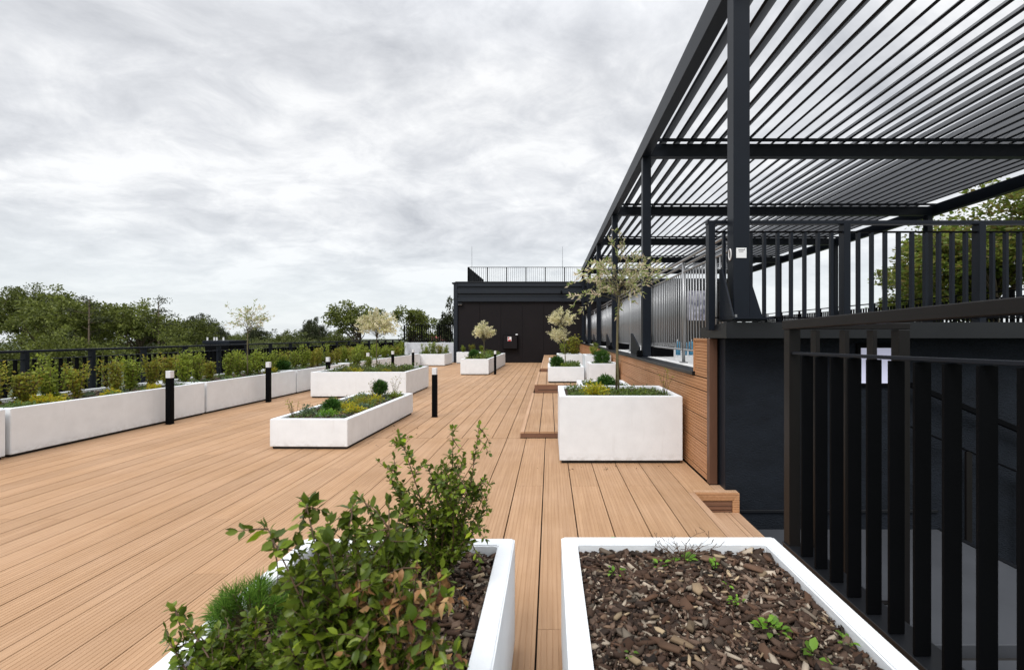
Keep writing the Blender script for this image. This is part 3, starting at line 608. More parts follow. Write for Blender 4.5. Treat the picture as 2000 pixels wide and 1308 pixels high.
# ================================================================== vegetation
def make_crown(n, clumps, leafsize, cr, seed, asp=.6, shell=.55, flat=.7, lobes=7):
    """unit crown made of clumps of single leaves; radius about 1"""
    r = np.random.default_rng(seed)
    lc = unit(r.normal(size=(lobes, 3))) * r.uniform(.25, .62, (lobes, 1)); lc[:, 2] *= .8; lr = r.uniform(.30, .52, lobes)
    ci = r.integers(0, lobes, clumps); dv = unit(r.normal(size=(clumps, 3))); dv[:, 2] = np.where(dv[:, 2] < -.3, -dv[:, 2] * .5, dv[:, 2]); dv = unit(dv)
    C = lc[ci] + dv * (lr[ci] * r.uniform(shell, 1.05, clumps))[:, None]
    k = r.integers(0, clumps, n); o = blob(n, r) * np.array([1, 1, flat]); cs = r.uniform(.6, 1.4, clumps)[k][:, None]
    P = C[k] + o * cr * cs; D = unit(P * .6 + unit(r.normal(size=(n, 3))) * .8 + [0, 0, -.15])
    V3, T = leafcloud(P, D, leafsize, asp, rnd=r); return V3, T, C
crown_cache = {}
def tree(name, x, y, zbase, zc, rx, rz, kind, label, group, seed, n=9000, leaf=.035, clumps=110, cr=.13, mt='oak', cat='tree', trunk=.25, ry=None, lobes=7, rot=None, shell=.55):
    key = (kind, seed % 3, n)
    if key not in crown_cache:
        V3, T, C = make_crown(n, clumps, leaf, cr, seed, lobes=lobes, shell=shell); crown_cache[key] = (npmesh('crown', V3, T, M[mt]), C)
    me, C = crown_cache[key]
    t = empty(name, (x, y, zbase), label, cat, group); rr = random.Random(seed); a = rr.uniform(0, 6.28) if rot is None else rot
    link('crown', me, t, (0, 0, zc - zbase), (0, 0, a), (rx, ry or rx, rz))
    tk = MB(); top = Vector((0, 0, zc - zbase - rz * .1)); tk.tube([(0, 0, 0), (rr.uniform(-.1, .1), 0, (zc - zbase) * .5), top], [trunk, trunk * .8, trunk * .45], 8)
    ca, sa = math.cos(a), math.sin(a)
    for j in range(0, len(C), max(1, len(C) // 26)):
        c = C[j]; q = Vector(((c[0] * ca - c[1] * sa) * rx, (c[0] * sa + c[1] * ca) * (ry or rx), c[2] * rz + zc - zbase))
        s0 = Vector((0, 0, (zc - zbase) - rz * rr.uniform(.2, .75))); tk.tube(limb_path(s0, q, .12, 5, rr), [trunk * .35, trunk * .26, trunk * .18, trunk * .12, trunk * .05], 5)
    me2 = bpy.data.meshes.new('trunk'); me2.from_pydata(tk.v, [], tk.f); me2.materials.append(M['bark']); me2.shade_smooth(); link('trunk', me2, t)
    return t
def at(px, Y): return (px - 1074) * Y / 900
GT = 'trees beyond the left railing'
TL = [ # x on the picture, distance, top height, half width, half height, material, words
 (-40, 48, 6.9, 5.2, 5.5, 'oak', 'tall dark oak crown at the left edge of the tree line'), (45, 52, 7.3, 4.8, 5.5, 'oak', 'high dark oak behind the broad green one'),
 (110, 42, 5.3, 5.0, 5.5, 'ash', 'broad mid-green tree in front of the tall dark oak'), (205, 50, 4.8, 4.2, 5.0, 'oak', 'lower dark tree below the thin pine'),
 (275, 44, 5.1, 4.4, 5.2, 'ash', 'rounded yellowish-green tree with a fine twiggy top'), (350, 48, 4.3, 3.8, 5.0, 'oak', 'tree sloping down right of the rounded one'),
 (400, 62, 3.9, 2.9, 5.0, 'pine', 'dark narrow tree at the end of the big group'), (432, 75, 3.4, 1.6, 5.0, 'pine', 'slim tree standing alone in the gap'),
 (470, 70, 3.0, 3.4, 4.5, 'oak', 'low distant tree under the wispy pink willow'), (515, 76, 3.0, 3.2, 4.5, 'pine', 'distant dark tree right of the wispy willow'), (560, 72, 2.7, 3.0, 4.5, 'oak', 'small distant tree in the middle of the skyline'),
 (598, 66, 2.8, 2.6, 4.5, 'pine', 'distant bushy tree before the twiggy dark one'), (628, 46, 3.2, 2.0, 4.0, 'pine', 'dark spreading tree with twiggy top'), (505, 34, 1.8, 2.2, 3.0, 'light', 'pale green bushy tree just over the railing below the wispy willow'),
 (575, 33, 1.9, 2.4, 3.0, 'light', 'pale green bushy tree over the middle of the railing'), (330, 30, 1.5, 2.0, 2.6, 'ash', 'low green treetop just over the near railing'),
 (660, 44, 2.5, 2.8, 4.0, 'oak', 'dark low tree left of the cream willow'), (745, 48, 2.2, 3.0, 4.0, 'oak', 'dark low tree behind the cream willow'), (820, 52, 1.9, 2.6, 4.0, 'pine', 'dark low tree seen through the parapet railing'),
 (-10, 30, 1.7, 3.2, 4.2, 'oak', 'near dark treetop at the picture edge behind the railing'), (150, 32, 1.9, 3.2, 4.2, 'ash', 'near green treetop behind the first bollard'), (430, 40, 1.5, 3, 4, 'oak', 'low dark treetop behind the black roof unit')]
for i, (px, Y, top, rx, rz, mt_, lb) in enumerate(TL):
    tree('broadleaf_tree' if mt_ != 'pine' else 'dark_tree', at(px, Y), Y, -11, top - rz * .80 + (.55 if i < 7 else .1), rx * 1.18, rz, mt_, lb, GT, 11 + i * 7, n=13000, mt=mt_, leaf=.042, clumps=210, cr=.12, trunk=.22, lobes=10)
# sparse trees near the building
tree('loose_tree', at(703, 32), 32, -11, 2.55, 2.9, 2.8, 'sparse', 'loose green tree with open branches behind the cream willow', GT, 301, n=4200, mt='ash', leaf=.06, clumps=70, cr=.12, trunk=.12, lobes=6, shell=.4, rot=.4)
tree('loose_tree', at(800, 34), 34, -11, 2.0, 2.9, 2.5, 'sparse', 'loose green tree seen over the parapet railing', GT, 303, n=4200, mt='ash', leaf=.06, clumps=70, cr=.12, trunk=.12, lobes=6, shell=.4, rot=2.4)
tree('dark_pine', at(874, 31), 31, -11, 2.1, 1.15, 2.2, 'sparse2', 'dark layered pine right at the corner of the black building', GT, 307, n=3000, mt='pine', leaf=.09, clumps=50, cr=.16, trunk=.09, shell=.3)
# thin pines rising out of the left group
def thin_pine(px, Y, top, label, seed):
    rr = np.random.default_rng(seed); x = at(px, Y); t = empty('thin_pine', (x, Y, -11), label, 'tree', GT); tk = MB(); tk.tube([(x, Y, -11), (x + .1, Y, top - .2)], [.2, .04], 7); P = []; D = []
    for k in range(22):
        z = top - .15 - k * .27 + rr.uniform(-.1, .1); a = rr.uniform(0, 6.28); l_ = rr.uniform(.5, 1.7) * (.45 + min(k, 9) / 9 * .8)
        q = Vector((x + math.cos(a) * l_, Y + math.sin(a) * l_, z + rr.uniform(-.1, .35))); tk.tube([(x, Y, z - .15), q], [.04, .012], 4)
        m_ = 60; pts = np.array(q)[None] + rr.normal(size=(m_, 3)) * [.28, .28, .10]; P.append(pts); D.append(unit(rr.normal(size=(m_, 3)) + [0, 0, .4]))
    P = np.concatenate(P) - [x, Y, -11]; V3, T = leafcloud(P, np.concatenate(D), .2, .35, rnd=rr); link('crown', npmesh('crown', V3, T, M['pine']), t); tk.build('trunk', M['bark'], t, True)
thin_pine(172, 40, 4.75, 'thin dark pine sticking up between the two big green trees', 5); thin_pine(308, 43, 4.7, 'thin twiggy pine rising from the rounded tree', 9)
# maple at the right edge
tree('maple_tree', 17.9, 18.5, -11, 4.3, 5.2, 3.5, 'maple', 'large yellow-green maple behind the terrace at the right', None, 71, n=15000, mt='maple', leaf=.046, clumps=150, cr=.15, trunk=.2, ry=4, lobes=9)
tree('maple_tree', 17.2, 20.5, -11, 2.9, 3.4, 3.0, 'maple', 'lower lighter maple bough behind the right terrace railing', None, 74, n=15000, mt='maple', leaf=.046, clumps=150, cr=.15, trunk=.12, lobes=9)

def shrubmesh(seed, mt, w=.17, h=.7, n=900, leaf=.048):
    r = np.random.default_rng(seed); rr = random.Random(seed); P = []; D = []; tk = MB(); ns = 10
    for s_ in range(ns):
        a = rr.uniform(0, 6.28); b = rr.uniform(.3, 1) * w; tip = Vector((math.cos(a) * b, math.sin(a) * b, h * rr.uniform(.62, 1))); path = limb_path((0, 0, 0), tip, .10, 6, rr); tk.tube(path, [.008, .007, .006, .005, .004, .002], 4)
        m_ = n // ns; tt = r.uniform(.08, 1.0, m_); idx = tt * 5; i0 = np.minimum(idx.astype(int), 4); f = (idx - i0)[:, None]; A = np.array([list(p) for p in path])
        P.append(A[i0] * (1 - f) + A[i0 + 1] * f + r.normal(size=(m_, 3)) * .034); D.append(unit(r.normal(size=(m_, 3)) + [0, 0, .55]))
    V3, T = leafcloud(np.concatenate(P), np.concatenate(D), leaf, .55, rnd=r)
    ms = bpy.data.meshes.new('stems'); ms.from_pydata(tk.v, [], tk.f); ms.materials.append(M['redstem'])
    return npmesh('foliage', V3, T, M[mt]), ms
SH = [shrubmesh(21 + k, m_) for k, m_ in enumerate(('barb', 'rust', 'barb', 'barb', 'rust'))]
ORD = 'first second third fourth fifth sixth seventh eighth ninth tenth eleventh twelfth thirteenth fourteenth fifteenth sixteenth seventeenth eighteenth nineteenth twentieth'.split()
def ordw(i): return ORD[i] if i < 20 else ('%s-%s' % ({2: 'twenty', 3: 'thirty', 4: 'forty'}[(i + 1) // 10], ORD[(i + 1) % 10 - 1]) if (i + 1) % 10 else {3: 'thirtieth', 4: 'fortieth', 5: 'fiftieth'}[(i + 1) // 10])
GS = 'upright shrubs planted along the left railing'
y = 5.35; i = 0
while y < 22.0:
    v = (i * 3 + (i // 4)) % 5; h = random.uniform(.64, .97); wd = random.uniform(.82, 1.18); x = -7.22 + random.uniform(-.1, .1) + .02 * (y - 5)
    nm = ('rust-tinged' if v in (1, 4) else 'yellow-green') + (' tall' if h > .88 else ' short' if h < .72 else '')
    t = empty('upright_shrub', (x, y, .545), '%s upright shrub, %s from the near end of the railing row' % (nm, ordw(i)), 'shrub', GS)
    a = random.uniform(0, 6.28); link('foliage', SH[v][0], t, rot=(0, 0, a), scale=(wd, wd, h)); link('stems', SH[v][1], t, rot=(0, 0, a), scale=(wd, wd, h))
    y += (random.uniform(.28, .42) if i < 34 else random.uniform(.34, .55)) + (.22 if i % 7 == 5 else 0); i += 1
# smaller shrubs in other planters
ext = [(-6.2, 22.9, .5, .8, 3, 'first shrub of the far corner planter'), (-5.85, 23.1, .5, .95, 0, 'second shrub of the far corner planter'), (-5.5, 22.9, .5, .8, 1, 'third rusty shrub of the far corner planter'), (-5.3, 23.3, .5, .7, 3, 'last rusty shrub of the far corner planter'),
       (-4.6, 24.5, .55, .6, 2, 'left shrub of the planter at the black facade'), (-4.1, 24.5, .55, .7, 4, 'middle shrub of the planter at the black facade'), (-3.65, 24.5, .55, .6, 2, 'right shrub of the planter at the black facade'),
       (.75, 14.5, .86, .95, 4, 'bright yellow bushy shrub beside the wooden wall'), (.45, 14.6, .86, .55, 0, 'low olive shrub next to the yellow bush'), (1.2, 12.3, .93, .50, 3, 'loose reddish shrub in the raised planter'), (-5.35, 12.6, .57, .75, 3, 'orange shrub at the left back of the wide island planter'), (-5.0, 12.7, .57, .5, 0, 'small shrub beside the orange one in the island planter')]
for x, y, z, s_, v, lb in ext:
    t = empty('shrub', (x, y, z), lb, 'shrub', 'small shrubs in the planters'); k = 1.5 if 'yellow bushy' in lb else 1.2
    link('foliage', SH[v][0], t, rot=(0, 0, x * 9), scale=(k * s_ * 1.2, k * s_ * 1.2, s_)); link('stems', SH[v][1], t, rot=(0, 0, x * 9), scale=(k * s_ * 1.2, k * s_ * 1.2, s_))

# standard willows: slim trunk, bushy head of narrow leaves on arching twigs
def willow(x, y, z0, zc, rx, rz, label, seed, mt='willow', twigs=70, per=26, leaf=.045, tr=.018, stake=False, spread=1.0, up=.2, lean=(0, 0), leaders=()):
    rr = random.Random(seed); r = np.random.default_rng(seed); t = empty('willow_tree', (x, y, z0), label, 'tree', 'small willows in the planters')
    tk = MB(); hub = Vector((x + lean[0], y + lean[1], zc - rz * .45)); tk.tube(limb_path((x, y, z0 - .05), hub, .03, 6, rr), [tr * 1.15, tr, tr, tr * .95, tr * .9, tr * .85], 8)
    P = []; D = []
    for k in range(twigs):
        a = rr.uniform(0, 6.28); e_ = math.asin(rr.uniform(-.55, 1)); L_ = rr.uniform(.55, 1.05)
        tip = hub + Vector((math.cos(a) * math.cos(e_) * rx * L_ * spread, math.sin(a) * math.cos(e_) * rx * L_ * spread, rz * .45 + math.sin(e_) * rz * L_ + up * rz * rr.random()))
        if k < len(leaders): tip = Vector((x + leaders[k][0], y + leaders[k][1], leaders[k][2]))
        s0 = hub + Vector((rr.uniform(-.06, .06) * rx, rr.uniform(-.06, .06) * rx, rr.uniform(-.35, .8) * rz)); path = limb_path(s0, tip, .12, 6, rr); path[-1].z -= .12 * rz
        tk.tube(path, [tr * .3, tr * .25, tr * .2, tr * .15, tr * .1, tr * .06], 4)
        A = np.array([list(p) for p in path]); tt = np.clip(np.where(r.random(per) < .6, r.choice([.5, .68, .84, .97], per) + r.normal(size=per) * .035, r.uniform(.4, 1.0, per)), .3, 1) * 4.999; i0 = np.minimum(tt.astype(int), 4); f = (tt - i0)[:, None]
        P.append(A[i0] * (1 - f) + A[i0 + 1] * f + r.normal(size=(per, 3)) * .012); D.append(unit((A[5] - A[0])[None] * 1.2 + unit(r.normal(size=(per, 3))) * np.linalg.norm(A[5] - A[0]) * 1.1))
    P = np.concatenate(P) - [x, y, z0]; V3, T = leafcloud(P, np.concatenate(D), leaf, .32, rnd=r); link('crown', npmesh('crown', V3, T, M[mt]), t)
    tk.build('trunk', M['green_trunk'], t, True)
    if stake: MB().tube([(x - .035, y + .02, z0 - .04), (x - .015, y + .02, z0 + 1.0)], .013, 6).build('stake', M['stem'], t, True)
willow(.90, 6.0, .75, 2.20, .58, .46, 'young pink and cream willow in the tall box planter', 3, twigs=50, per=34, leaf=.060, tr=.013, stake=True, up=.2, leaders=[(-.06, 0, 2.92), (-.12, .1, 2.8), (.02, -.05, 2.7), (-.62, 0, 2.05), (-.6, .1, 1.95), (-.66, -.1, 2.2), (-.5, 0, 1.85), (.6, 0, 2.42), (.66, .1, 2.32), (.5, -.1, 2.5), (-.35, 0, 2.5), (.25, .1, 2.6), (-.55, .1, 2.35), (.0, .2, 1.8)])
willow(-2.72, 19.0, .55, 1.58, .50, .46, 'round cream ball willow before the black facade', 5, 'willow2', 90, 20, .085, .016)
willow(.42, 12.3, .66, 1.93, .42, .30, 'small two-tiered willow on the wooden steps', 6, 'willow2', 80, 20, .06, .012, lean=(-.10, 0))
willow(-4.62, 12.3, .57, 1.75, .56, .44, 'dense cream willow in the wide island planter', 8, 'willow2', 130, 26, .075, .014)
willow(-6.95, 10.6, .55, 1.80, .52, .34, 'wispy pink-tipped willow in the railing row', 9, 'willow', 46, 18, .06, .013, up=.8)
# lower head of the small willow
tt_ = [o for o in COL.objects if o.name.startswith('willow_tree')]
r = np.random.default_rng(44); P = unit(r.normal(size=(900, 3))); P = P * r.uniform(.35, 1.1, (900, 1)) * (.85 + .25 * np.sin(P[:, :1] * 7 + P[:, 2:] * 6)) * [.27, .25, .19] + [-.20, 0, .84]; V3, T = leafcloud(P, unit(P - [-.16, 0, .78] + r.normal(size=P.shape) * .12), .065, .3, rnd=r); link('lower_crown', npmesh('lower_crown', V3, T, M['willow2']), tt_[2])

# ground cover, one object per planter
def cover(name, x0, x1, y0, y1, z, n, label, mts=('sedumg', 'sedumb', 'sedumy'), leaf=.03, h=.05, clumps=40, cs=.07):
    root = bpy.data.objects.new(name, None); COL.objects.link(root); root.location = ((x0 + x1) / 2, (y0 + y1) / 2, z); root['kind'] = 'stuff'; root['label'] = label
    for k, mt_ in enumerate(mts):
        m_ = n // len(mts); c = np.stack([rng.uniform(x0, x1, clumps), rng.uniform(y0, y1, clumps)], 1); ci = rng.integers(0, clumps, m_); sz = rng.uniform(.5, 1.5, clumps)[ci]
        o = blob(m_) * cs * sz[:, None]; P = np.concatenate([c[ci] + o[:, :2], (z + np.abs(o[:, 2]) * h / cs * 1.2)[:, None]], 1)
        P[:, 0] = np.clip(P[:, 0], x0, x1); P[:, 1] = np.clip(P[:, 1], y0, y1)
        V3, T = leafcloud(P - [(x0 + x1) / 2, (y0 + y1) / 2, z], unit(rng.normal(size=(m_, 3)) + [0, 0, 1.0]), leaf, .6); o_ = link('leaves', npmesh('cover', V3, T, M[mt_]), root); o_['kind'] = 'stuff'
cover('sedum_cover', -3.55, -2.75, 6.2, 8.65, .36, 5200, 'mixed green sedum in the low island planter', ('sedumg', 'sedumb', 'sedumg', 'rust'), .026, .06, 34, .085)
cover('ground_cover', .24, 1.42, 5.5, 6.4, .735, 2600, 'low green plants around the willow trunk', ('sedumg', 'box', 'sedumg'), .028, .06, 26, .08)
cover('ground_cover', -5.55, -3.6, 11.15, 13.0, .565, 4200, 'grassy green plants in the wide island planter', ('sedumg', 'ash', 'light'), .045, .12, 34, .12)
cover('ground_cover', -7.55, -6.72, 5.4, 14.5, .55, 3600, 'low sedum under the railing shrubs', ('sedumg', 'sedumb'), .035, .05, 42, .09)
cover('ground_cover', -7.3, -6.5, 14.5, 22.0, .55, 1200, 'low sedum at the far end of the railing row', ('sedumg', 'sedumb'), .05, .05, 24, .1)
cover('ground_cover', .62, 1.36, 7.35, 9.1, .56, 1500, 'low plants in the planter behind the willow', ('sedumg', 'box'), .035, .06, 20, .09)
cover('ground_cover', .04, .78, 11.6, 13.0, .66, 1500, 'low green plants around the small willow', ('box', 'sedumg'), .045, .10, 20, .1)
cover('ground_cover', .98, 1.48, 10.5, 11.1, .80, 500, 'low plants around the round conifer', ('sedumg', 'box'), .035, .05, 12, .07)
cover('ground_cover', -3.2, -2.4, 17.4, 22.8, .55, 2600, 'dark green low plants under the ball willow', ('box', 'sedumg', 'ash'), .06, .16, 30, .14)
cover('ground_cover', -6.4, -5.2, 22.4, 24.0, .53, 900, 'low plants of the far corner planter', ('sedumg', 'ash'), .06, .12, 18, .12)
# single clumps that can be told apart
def clump(x, y, z, rad, h, mt_, label, n=420, leaf=.028, name='sedum_clump', grp='sedum clumps in the planters', cat='plant', seed=1, asp=.6):
    r = np.random.default_rng(seed + int(abs(x * 100) + abs(y * 37))); v = unit(r.normal(size=(n, 3))); v[:, 2] = np.abs(v[:, 2]); P = v * r.uniform(.45, 1, (n, 1)) * [rad, rad, h] * (1 + .22 * np.sin(v[:, :1] * 7 + v[:, 1:2] * 9))
    V3, T = leafcloud(P, unit(v + r.normal(size=(n, 3)) * .35), leaf, asp, rnd=r); me = npmesh(name, V3, T, M[mt_]); o = link(name, me, None, (x, y, z)); return tag(o, label, cat, grp)
Z1 = .355
for x, y, rd, h, mt_, lb in ((-3.1, 7.0, .17, .13, 'sedumy', 'golden sedum cushion at the left middle of the low planter'), (-2.86, 6.75, .15, .12, 'sedumy', 'golden sedum cushion at the right front of the low planter'), (-2.95, 7.75, .15, .14, 'sedumy', 'yellow-green cushion toward the back of the low planter'),
    (-3.12, 6.45, .13, .10, 'weed', 'bright green rosette cushion by the front rim of the low planter'), (-3.02, 7.35, .12, .17, 'rust', 'reddish brown tuft in the middle of the low planter'), (-2.8, 8.35, .14, .12, 'barb', 'olive cushion in the far corner of the low planter'),
    (-3.42, 6.5, .10, .16, 'sedumb', 'grey-green tuft at the left front corner of the low planter'), (-2.9, 7.1, .12, .09, 'sedumb', 'blue-green cushion between the golden ones')):
    clump(x, y, Z1, rd, h, mt_, lb)
clump(.55, 5.75, .73, .18, .16, 'sedumy', 'bright yellow-green sedum left of the pink willow', 700, .034); clump(1.05, 5.7, .73, .16, .08, 'sedumg', 'low green cushion right of the willow trunk'); clump(.35, 5.6, .73, .10, .07, 'sedumg', 'small green cushion in the left corner of the willow planter')
clump(-4.95, 11.5, .56, .26, .11, 'sedumy', 'yellow sedum patch at the front of the wide island planter', 600, .035); clump(-4.1, 11.5, .56, .16, .09, 'sedumy', 'golden sedum patch right of the first yellow patch', 400, .035)
clump(-6.95, 6.35, .55, .24, .12, 'sedumy', 'golden sedum among the shrubs of the near row planter', 800, .034); clump(-6.85, 5.9, .55, .14, .10, 'sedumg', 'green sedum left of the golden one in the row'); clump(-7.05, 5.65, .55, .17, .17, 'sedumb', 'blue-green mound near the picture edge')
clump(-6.85, 7.2, .55, .13, .10, 'sedumy', 'yellow cushion just left of the first bollard'); clump(-6.85, 7.95, .55, .12, .10, 'sedumy', 'yellow cushion just right of the first bollard'); clump(-6.9, 11.4, .55, .16, .17, 'sedumy', 'yellow-green mound before the second island planter')
GC = 'small round dark conifers in the planters'
def conifer(x, y, z, rad, label, stem=0.0, n=3000, leaf=.05):
    r = np.random.default_rng(int(abs(x * 77) + y * 13)); t = empty('ball_conifer', (x, y, z), label, 'conifer', GC); v = unit(r.normal(size=(n, 3))); P = v * r.uniform(.3, 1, (n, 1)) * (rad * (.92 + .10 * np.sin(v[:, :1] * 6 + 1) * np.sin(v[:, 1:2] * 7 + 2) + .07 * np.sin(v[:, 2:] * 9 + v[:, :1] * 5))) + [0, 0, stem + rad * .8]
    V3, T = leafcloud(P, unit(v + r.normal(size=(n, 3)) * .35), leaf, .22, rnd=r); link('needles', npmesh('needles', V3, T, M['needle']), t)
    MB().tube([(x, y, z - .03), (x, y, z + stem + rad)], .012, 5).build('stem', M['stem'], t)
conifer(-3.02, 8.2, Z1, .12, 'round conifer on a short stem at the back of the low planter', .12, leaf=.045); conifer(-3.22, 6.8, Z1, .115, 'dark globe conifer at the left of the low planter', leaf=.045)
conifer(.92, 7.6, .55, .16, 'globe conifer just behind the tall willow planter', 0, 3600); conifer(1.22, 10.8, .80, .19, 'globe conifer in the white cube by the wooden wall', .02, 3600)
conifer(.18, 11.9, .65, .17, 'globe conifer left of the small willow', leaf=.06); conifer(-2.95, 17.9, .55, .2, 'dark globe conifer below the ball willow', leaf=.08); conifer(-6.9, 11.9, .55, .17, 'dark globe conifer in the railing row', leaf=.06)
# reedy sprigs
for x, y, z, h, lb in ((1.42, 5.7, .74, .38, 'wispy reddish sprig at the right end of the willow planter'), (-2.9, 8.6, .36, .42, 'bare twiggy sprig at the back of the low planter'), (-3.1, 8.1, .36, .38, 'thin upright green sprig beside the stemmed conifer'), (-3.5, 6.3, .36, .26, 'fine sprig at the front left corner of the low planter')):
    rr = random.Random(int(x * 50)); m_ = MB(); P = []
    for k in range(7):
        q = Vector((x + rr.uniform(-.13, .13), y + rr.uniform(-.08, .08), z + h * rr.uniform(.6, 1))); pth = limb_path((x, y, z - .02), q, .1, 5, rr); m_.tube(pth, [.003, .0028, .0025, .002, .0012], 4)
        for p in pth[2:]:
            for _ in range(4): P.append([p.x - x + rr.gauss(0, .012), p.y - y + rr.gauss(0, .012), p.z - z + rr.gauss(0, .012)])
    t = empty('sprig', (x, y, z), lb, 'plant', 'wispy sprigs in the planters'); m_.build('twigs', M['redstem'], t); V3, T = leafcloud(np.array(P), rng.normal(size=(len(P), 3)), .022, .5); link('leaves', npmesh('leaves', V3, T, M['rust']), t)

# ------------------------------------------------------------------ bark mulch (nobody could count it)
def mulch(x0, x1, y0, y1, z, n, label, sc=1.0, flat=.27, mt='chips', lift=.022):
    V_ = []; T_ = []; b = 0
    for k in range(n):
        big = random.random() ** 4.2; L_ = (.006 + .032 * big + .006 * random.random()) * sc; w_ = L_ * random.uniform(.16, .5); h_ = random.uniform(.002, .006) + .005 * big
        a = random.uniform(0, 6.28); E_ = Euler((random.gauss(0, flat), random.gauss(0, flat), a)).to_matrix(); c = Vector((random.uniform(x0, x1), random.uniform(y0, y1), z + random.uniform(-.006, lift)))
        j = lambda: random.uniform(.55, 1.15)
        pts = [(-L_ * j(), -w_ * j(), 0), (L_ * j() * .6, -w_ * j(), 0), (L_ * j(), w_ * .3 * j(), 0), (L_ * j() * .3, w_ * j(), 0), (-L_ * j() * .8, w_ * j() * .8, 0)]
        up = [(p[0] * .9, p[1] * .85, h_ * random.uniform(.5, 1.6)) for p in pts]
        for p in pts + up:
            q = E_ @ Vector(p) + c; V_.append((min(max(q.x, x0 - .004), x1 + .004), min(max(q.y, y0 - .004), y1 + .004), q.z))
        for i in range(1, 4): T_.append((b + 5, b + 5 + i, b + 6 + i)); T_.append((b, b + i + 1, b + i))
        for i in range(5): q = (i + 1) % 5; T_ += [(b + i, b + q, b + 5 + q), (b + i, b + 5 + q, b + 5 + i)]
        b += 10
    V_ = np.array(V_); c0 = np.array([(x0 + x1) / 2, (y0 + y1) / 2, z]); o = link('bark_mulch', npmesh('bark_mulch', V_ - c0, T_, M[mt]), None, tuple(c0)); tag(o, label, None, None, 'stuff')
mulch(.135, 1.005, .65, 2.155, .468, 19000, 'brown bark chips in the bare front planter'); mulch(-1.10, -.25, .65, 2.14, .468, 12000, 'brown bark chips under the box shrubs')
mulch(.15, .99, .66, 2.13, .488, 420, 'larger bark flakes on top of the bare front planter', 1.35, .24, 'flakes', .014); mulch(-1.08, -.27, .66, 2.12, .488, 300, 'larger bark flakes under the box shrubs', 1.35, .24, 'flakes', .014)
mulch(-.2, 1.3, 5.12, 5.36, .003, 14, 'crumbs of bark on the deck before the tall planter', .8, .1, 'flakes', .003); mulch(-2.6, -1.9, 6.0, 8.6, .003, 30, 'crumbs of bark on the deck beside the low planter', .8, .1, 'flakes', .003)
mulch(-3.55, -2.74, 6.15, 8.68, .362, 2500, 'bark chips between the sedum')
mulch(-7.6, -6.7, 5.72, 8.66, .55, 1500, 'bark chips below the railing shrubs')

# ------------------------------------------------------------------ foreground shrubs: stems, leaves one by one for the largest
def leafmesh(mt_, L_=1.0, W=.5, curl=.12):
    v = [(0, 0, 0), (.28 * L_, W * .42, .06), (.62 * L_, W * .46, .05), (L_, 0, -curl), (.62 * L_, -W * .46, .05), (.28 * L_, -W * .42, .06), (.32 * L_, 0, -.01), (.66 * L_, 0, -.03)]
    f = [(0, 6, 1), (1, 6, 7), (1, 7, 2), (2, 7, 3), (0, 5, 6), (5, 4, 7), (5, 7, 6), (4, 3, 7)]
    me = bpy.data.meshes.new('leaf'); me.from_pydata(v, [], f); me.materials.append(mt_); me.shade_smooth(); return me
LM = [leafmesh(M['boxobj'], 1, .52, .05), leafmesh(M['boxobj'], 1, .62, .18), leafmesh(M['boxobj'], .9, .56, -.08)]
LI = [leafmesh(M['lime'], 1, .55, .0), leafmesh(M['lime'], 1, .5, -.15)]
DM = [leafmesh(M['dead'], .9, .5, .45), leafmesh(M['dead'], .8, .38, .6), leafmesh(M['dead'], .7, .6, -.3)]
LV = [np.array([list(v.co) for v in m_.vertices]) for m_ in LM]; LT = np.array([list(p.vertices) for p in LM[0].polygons])
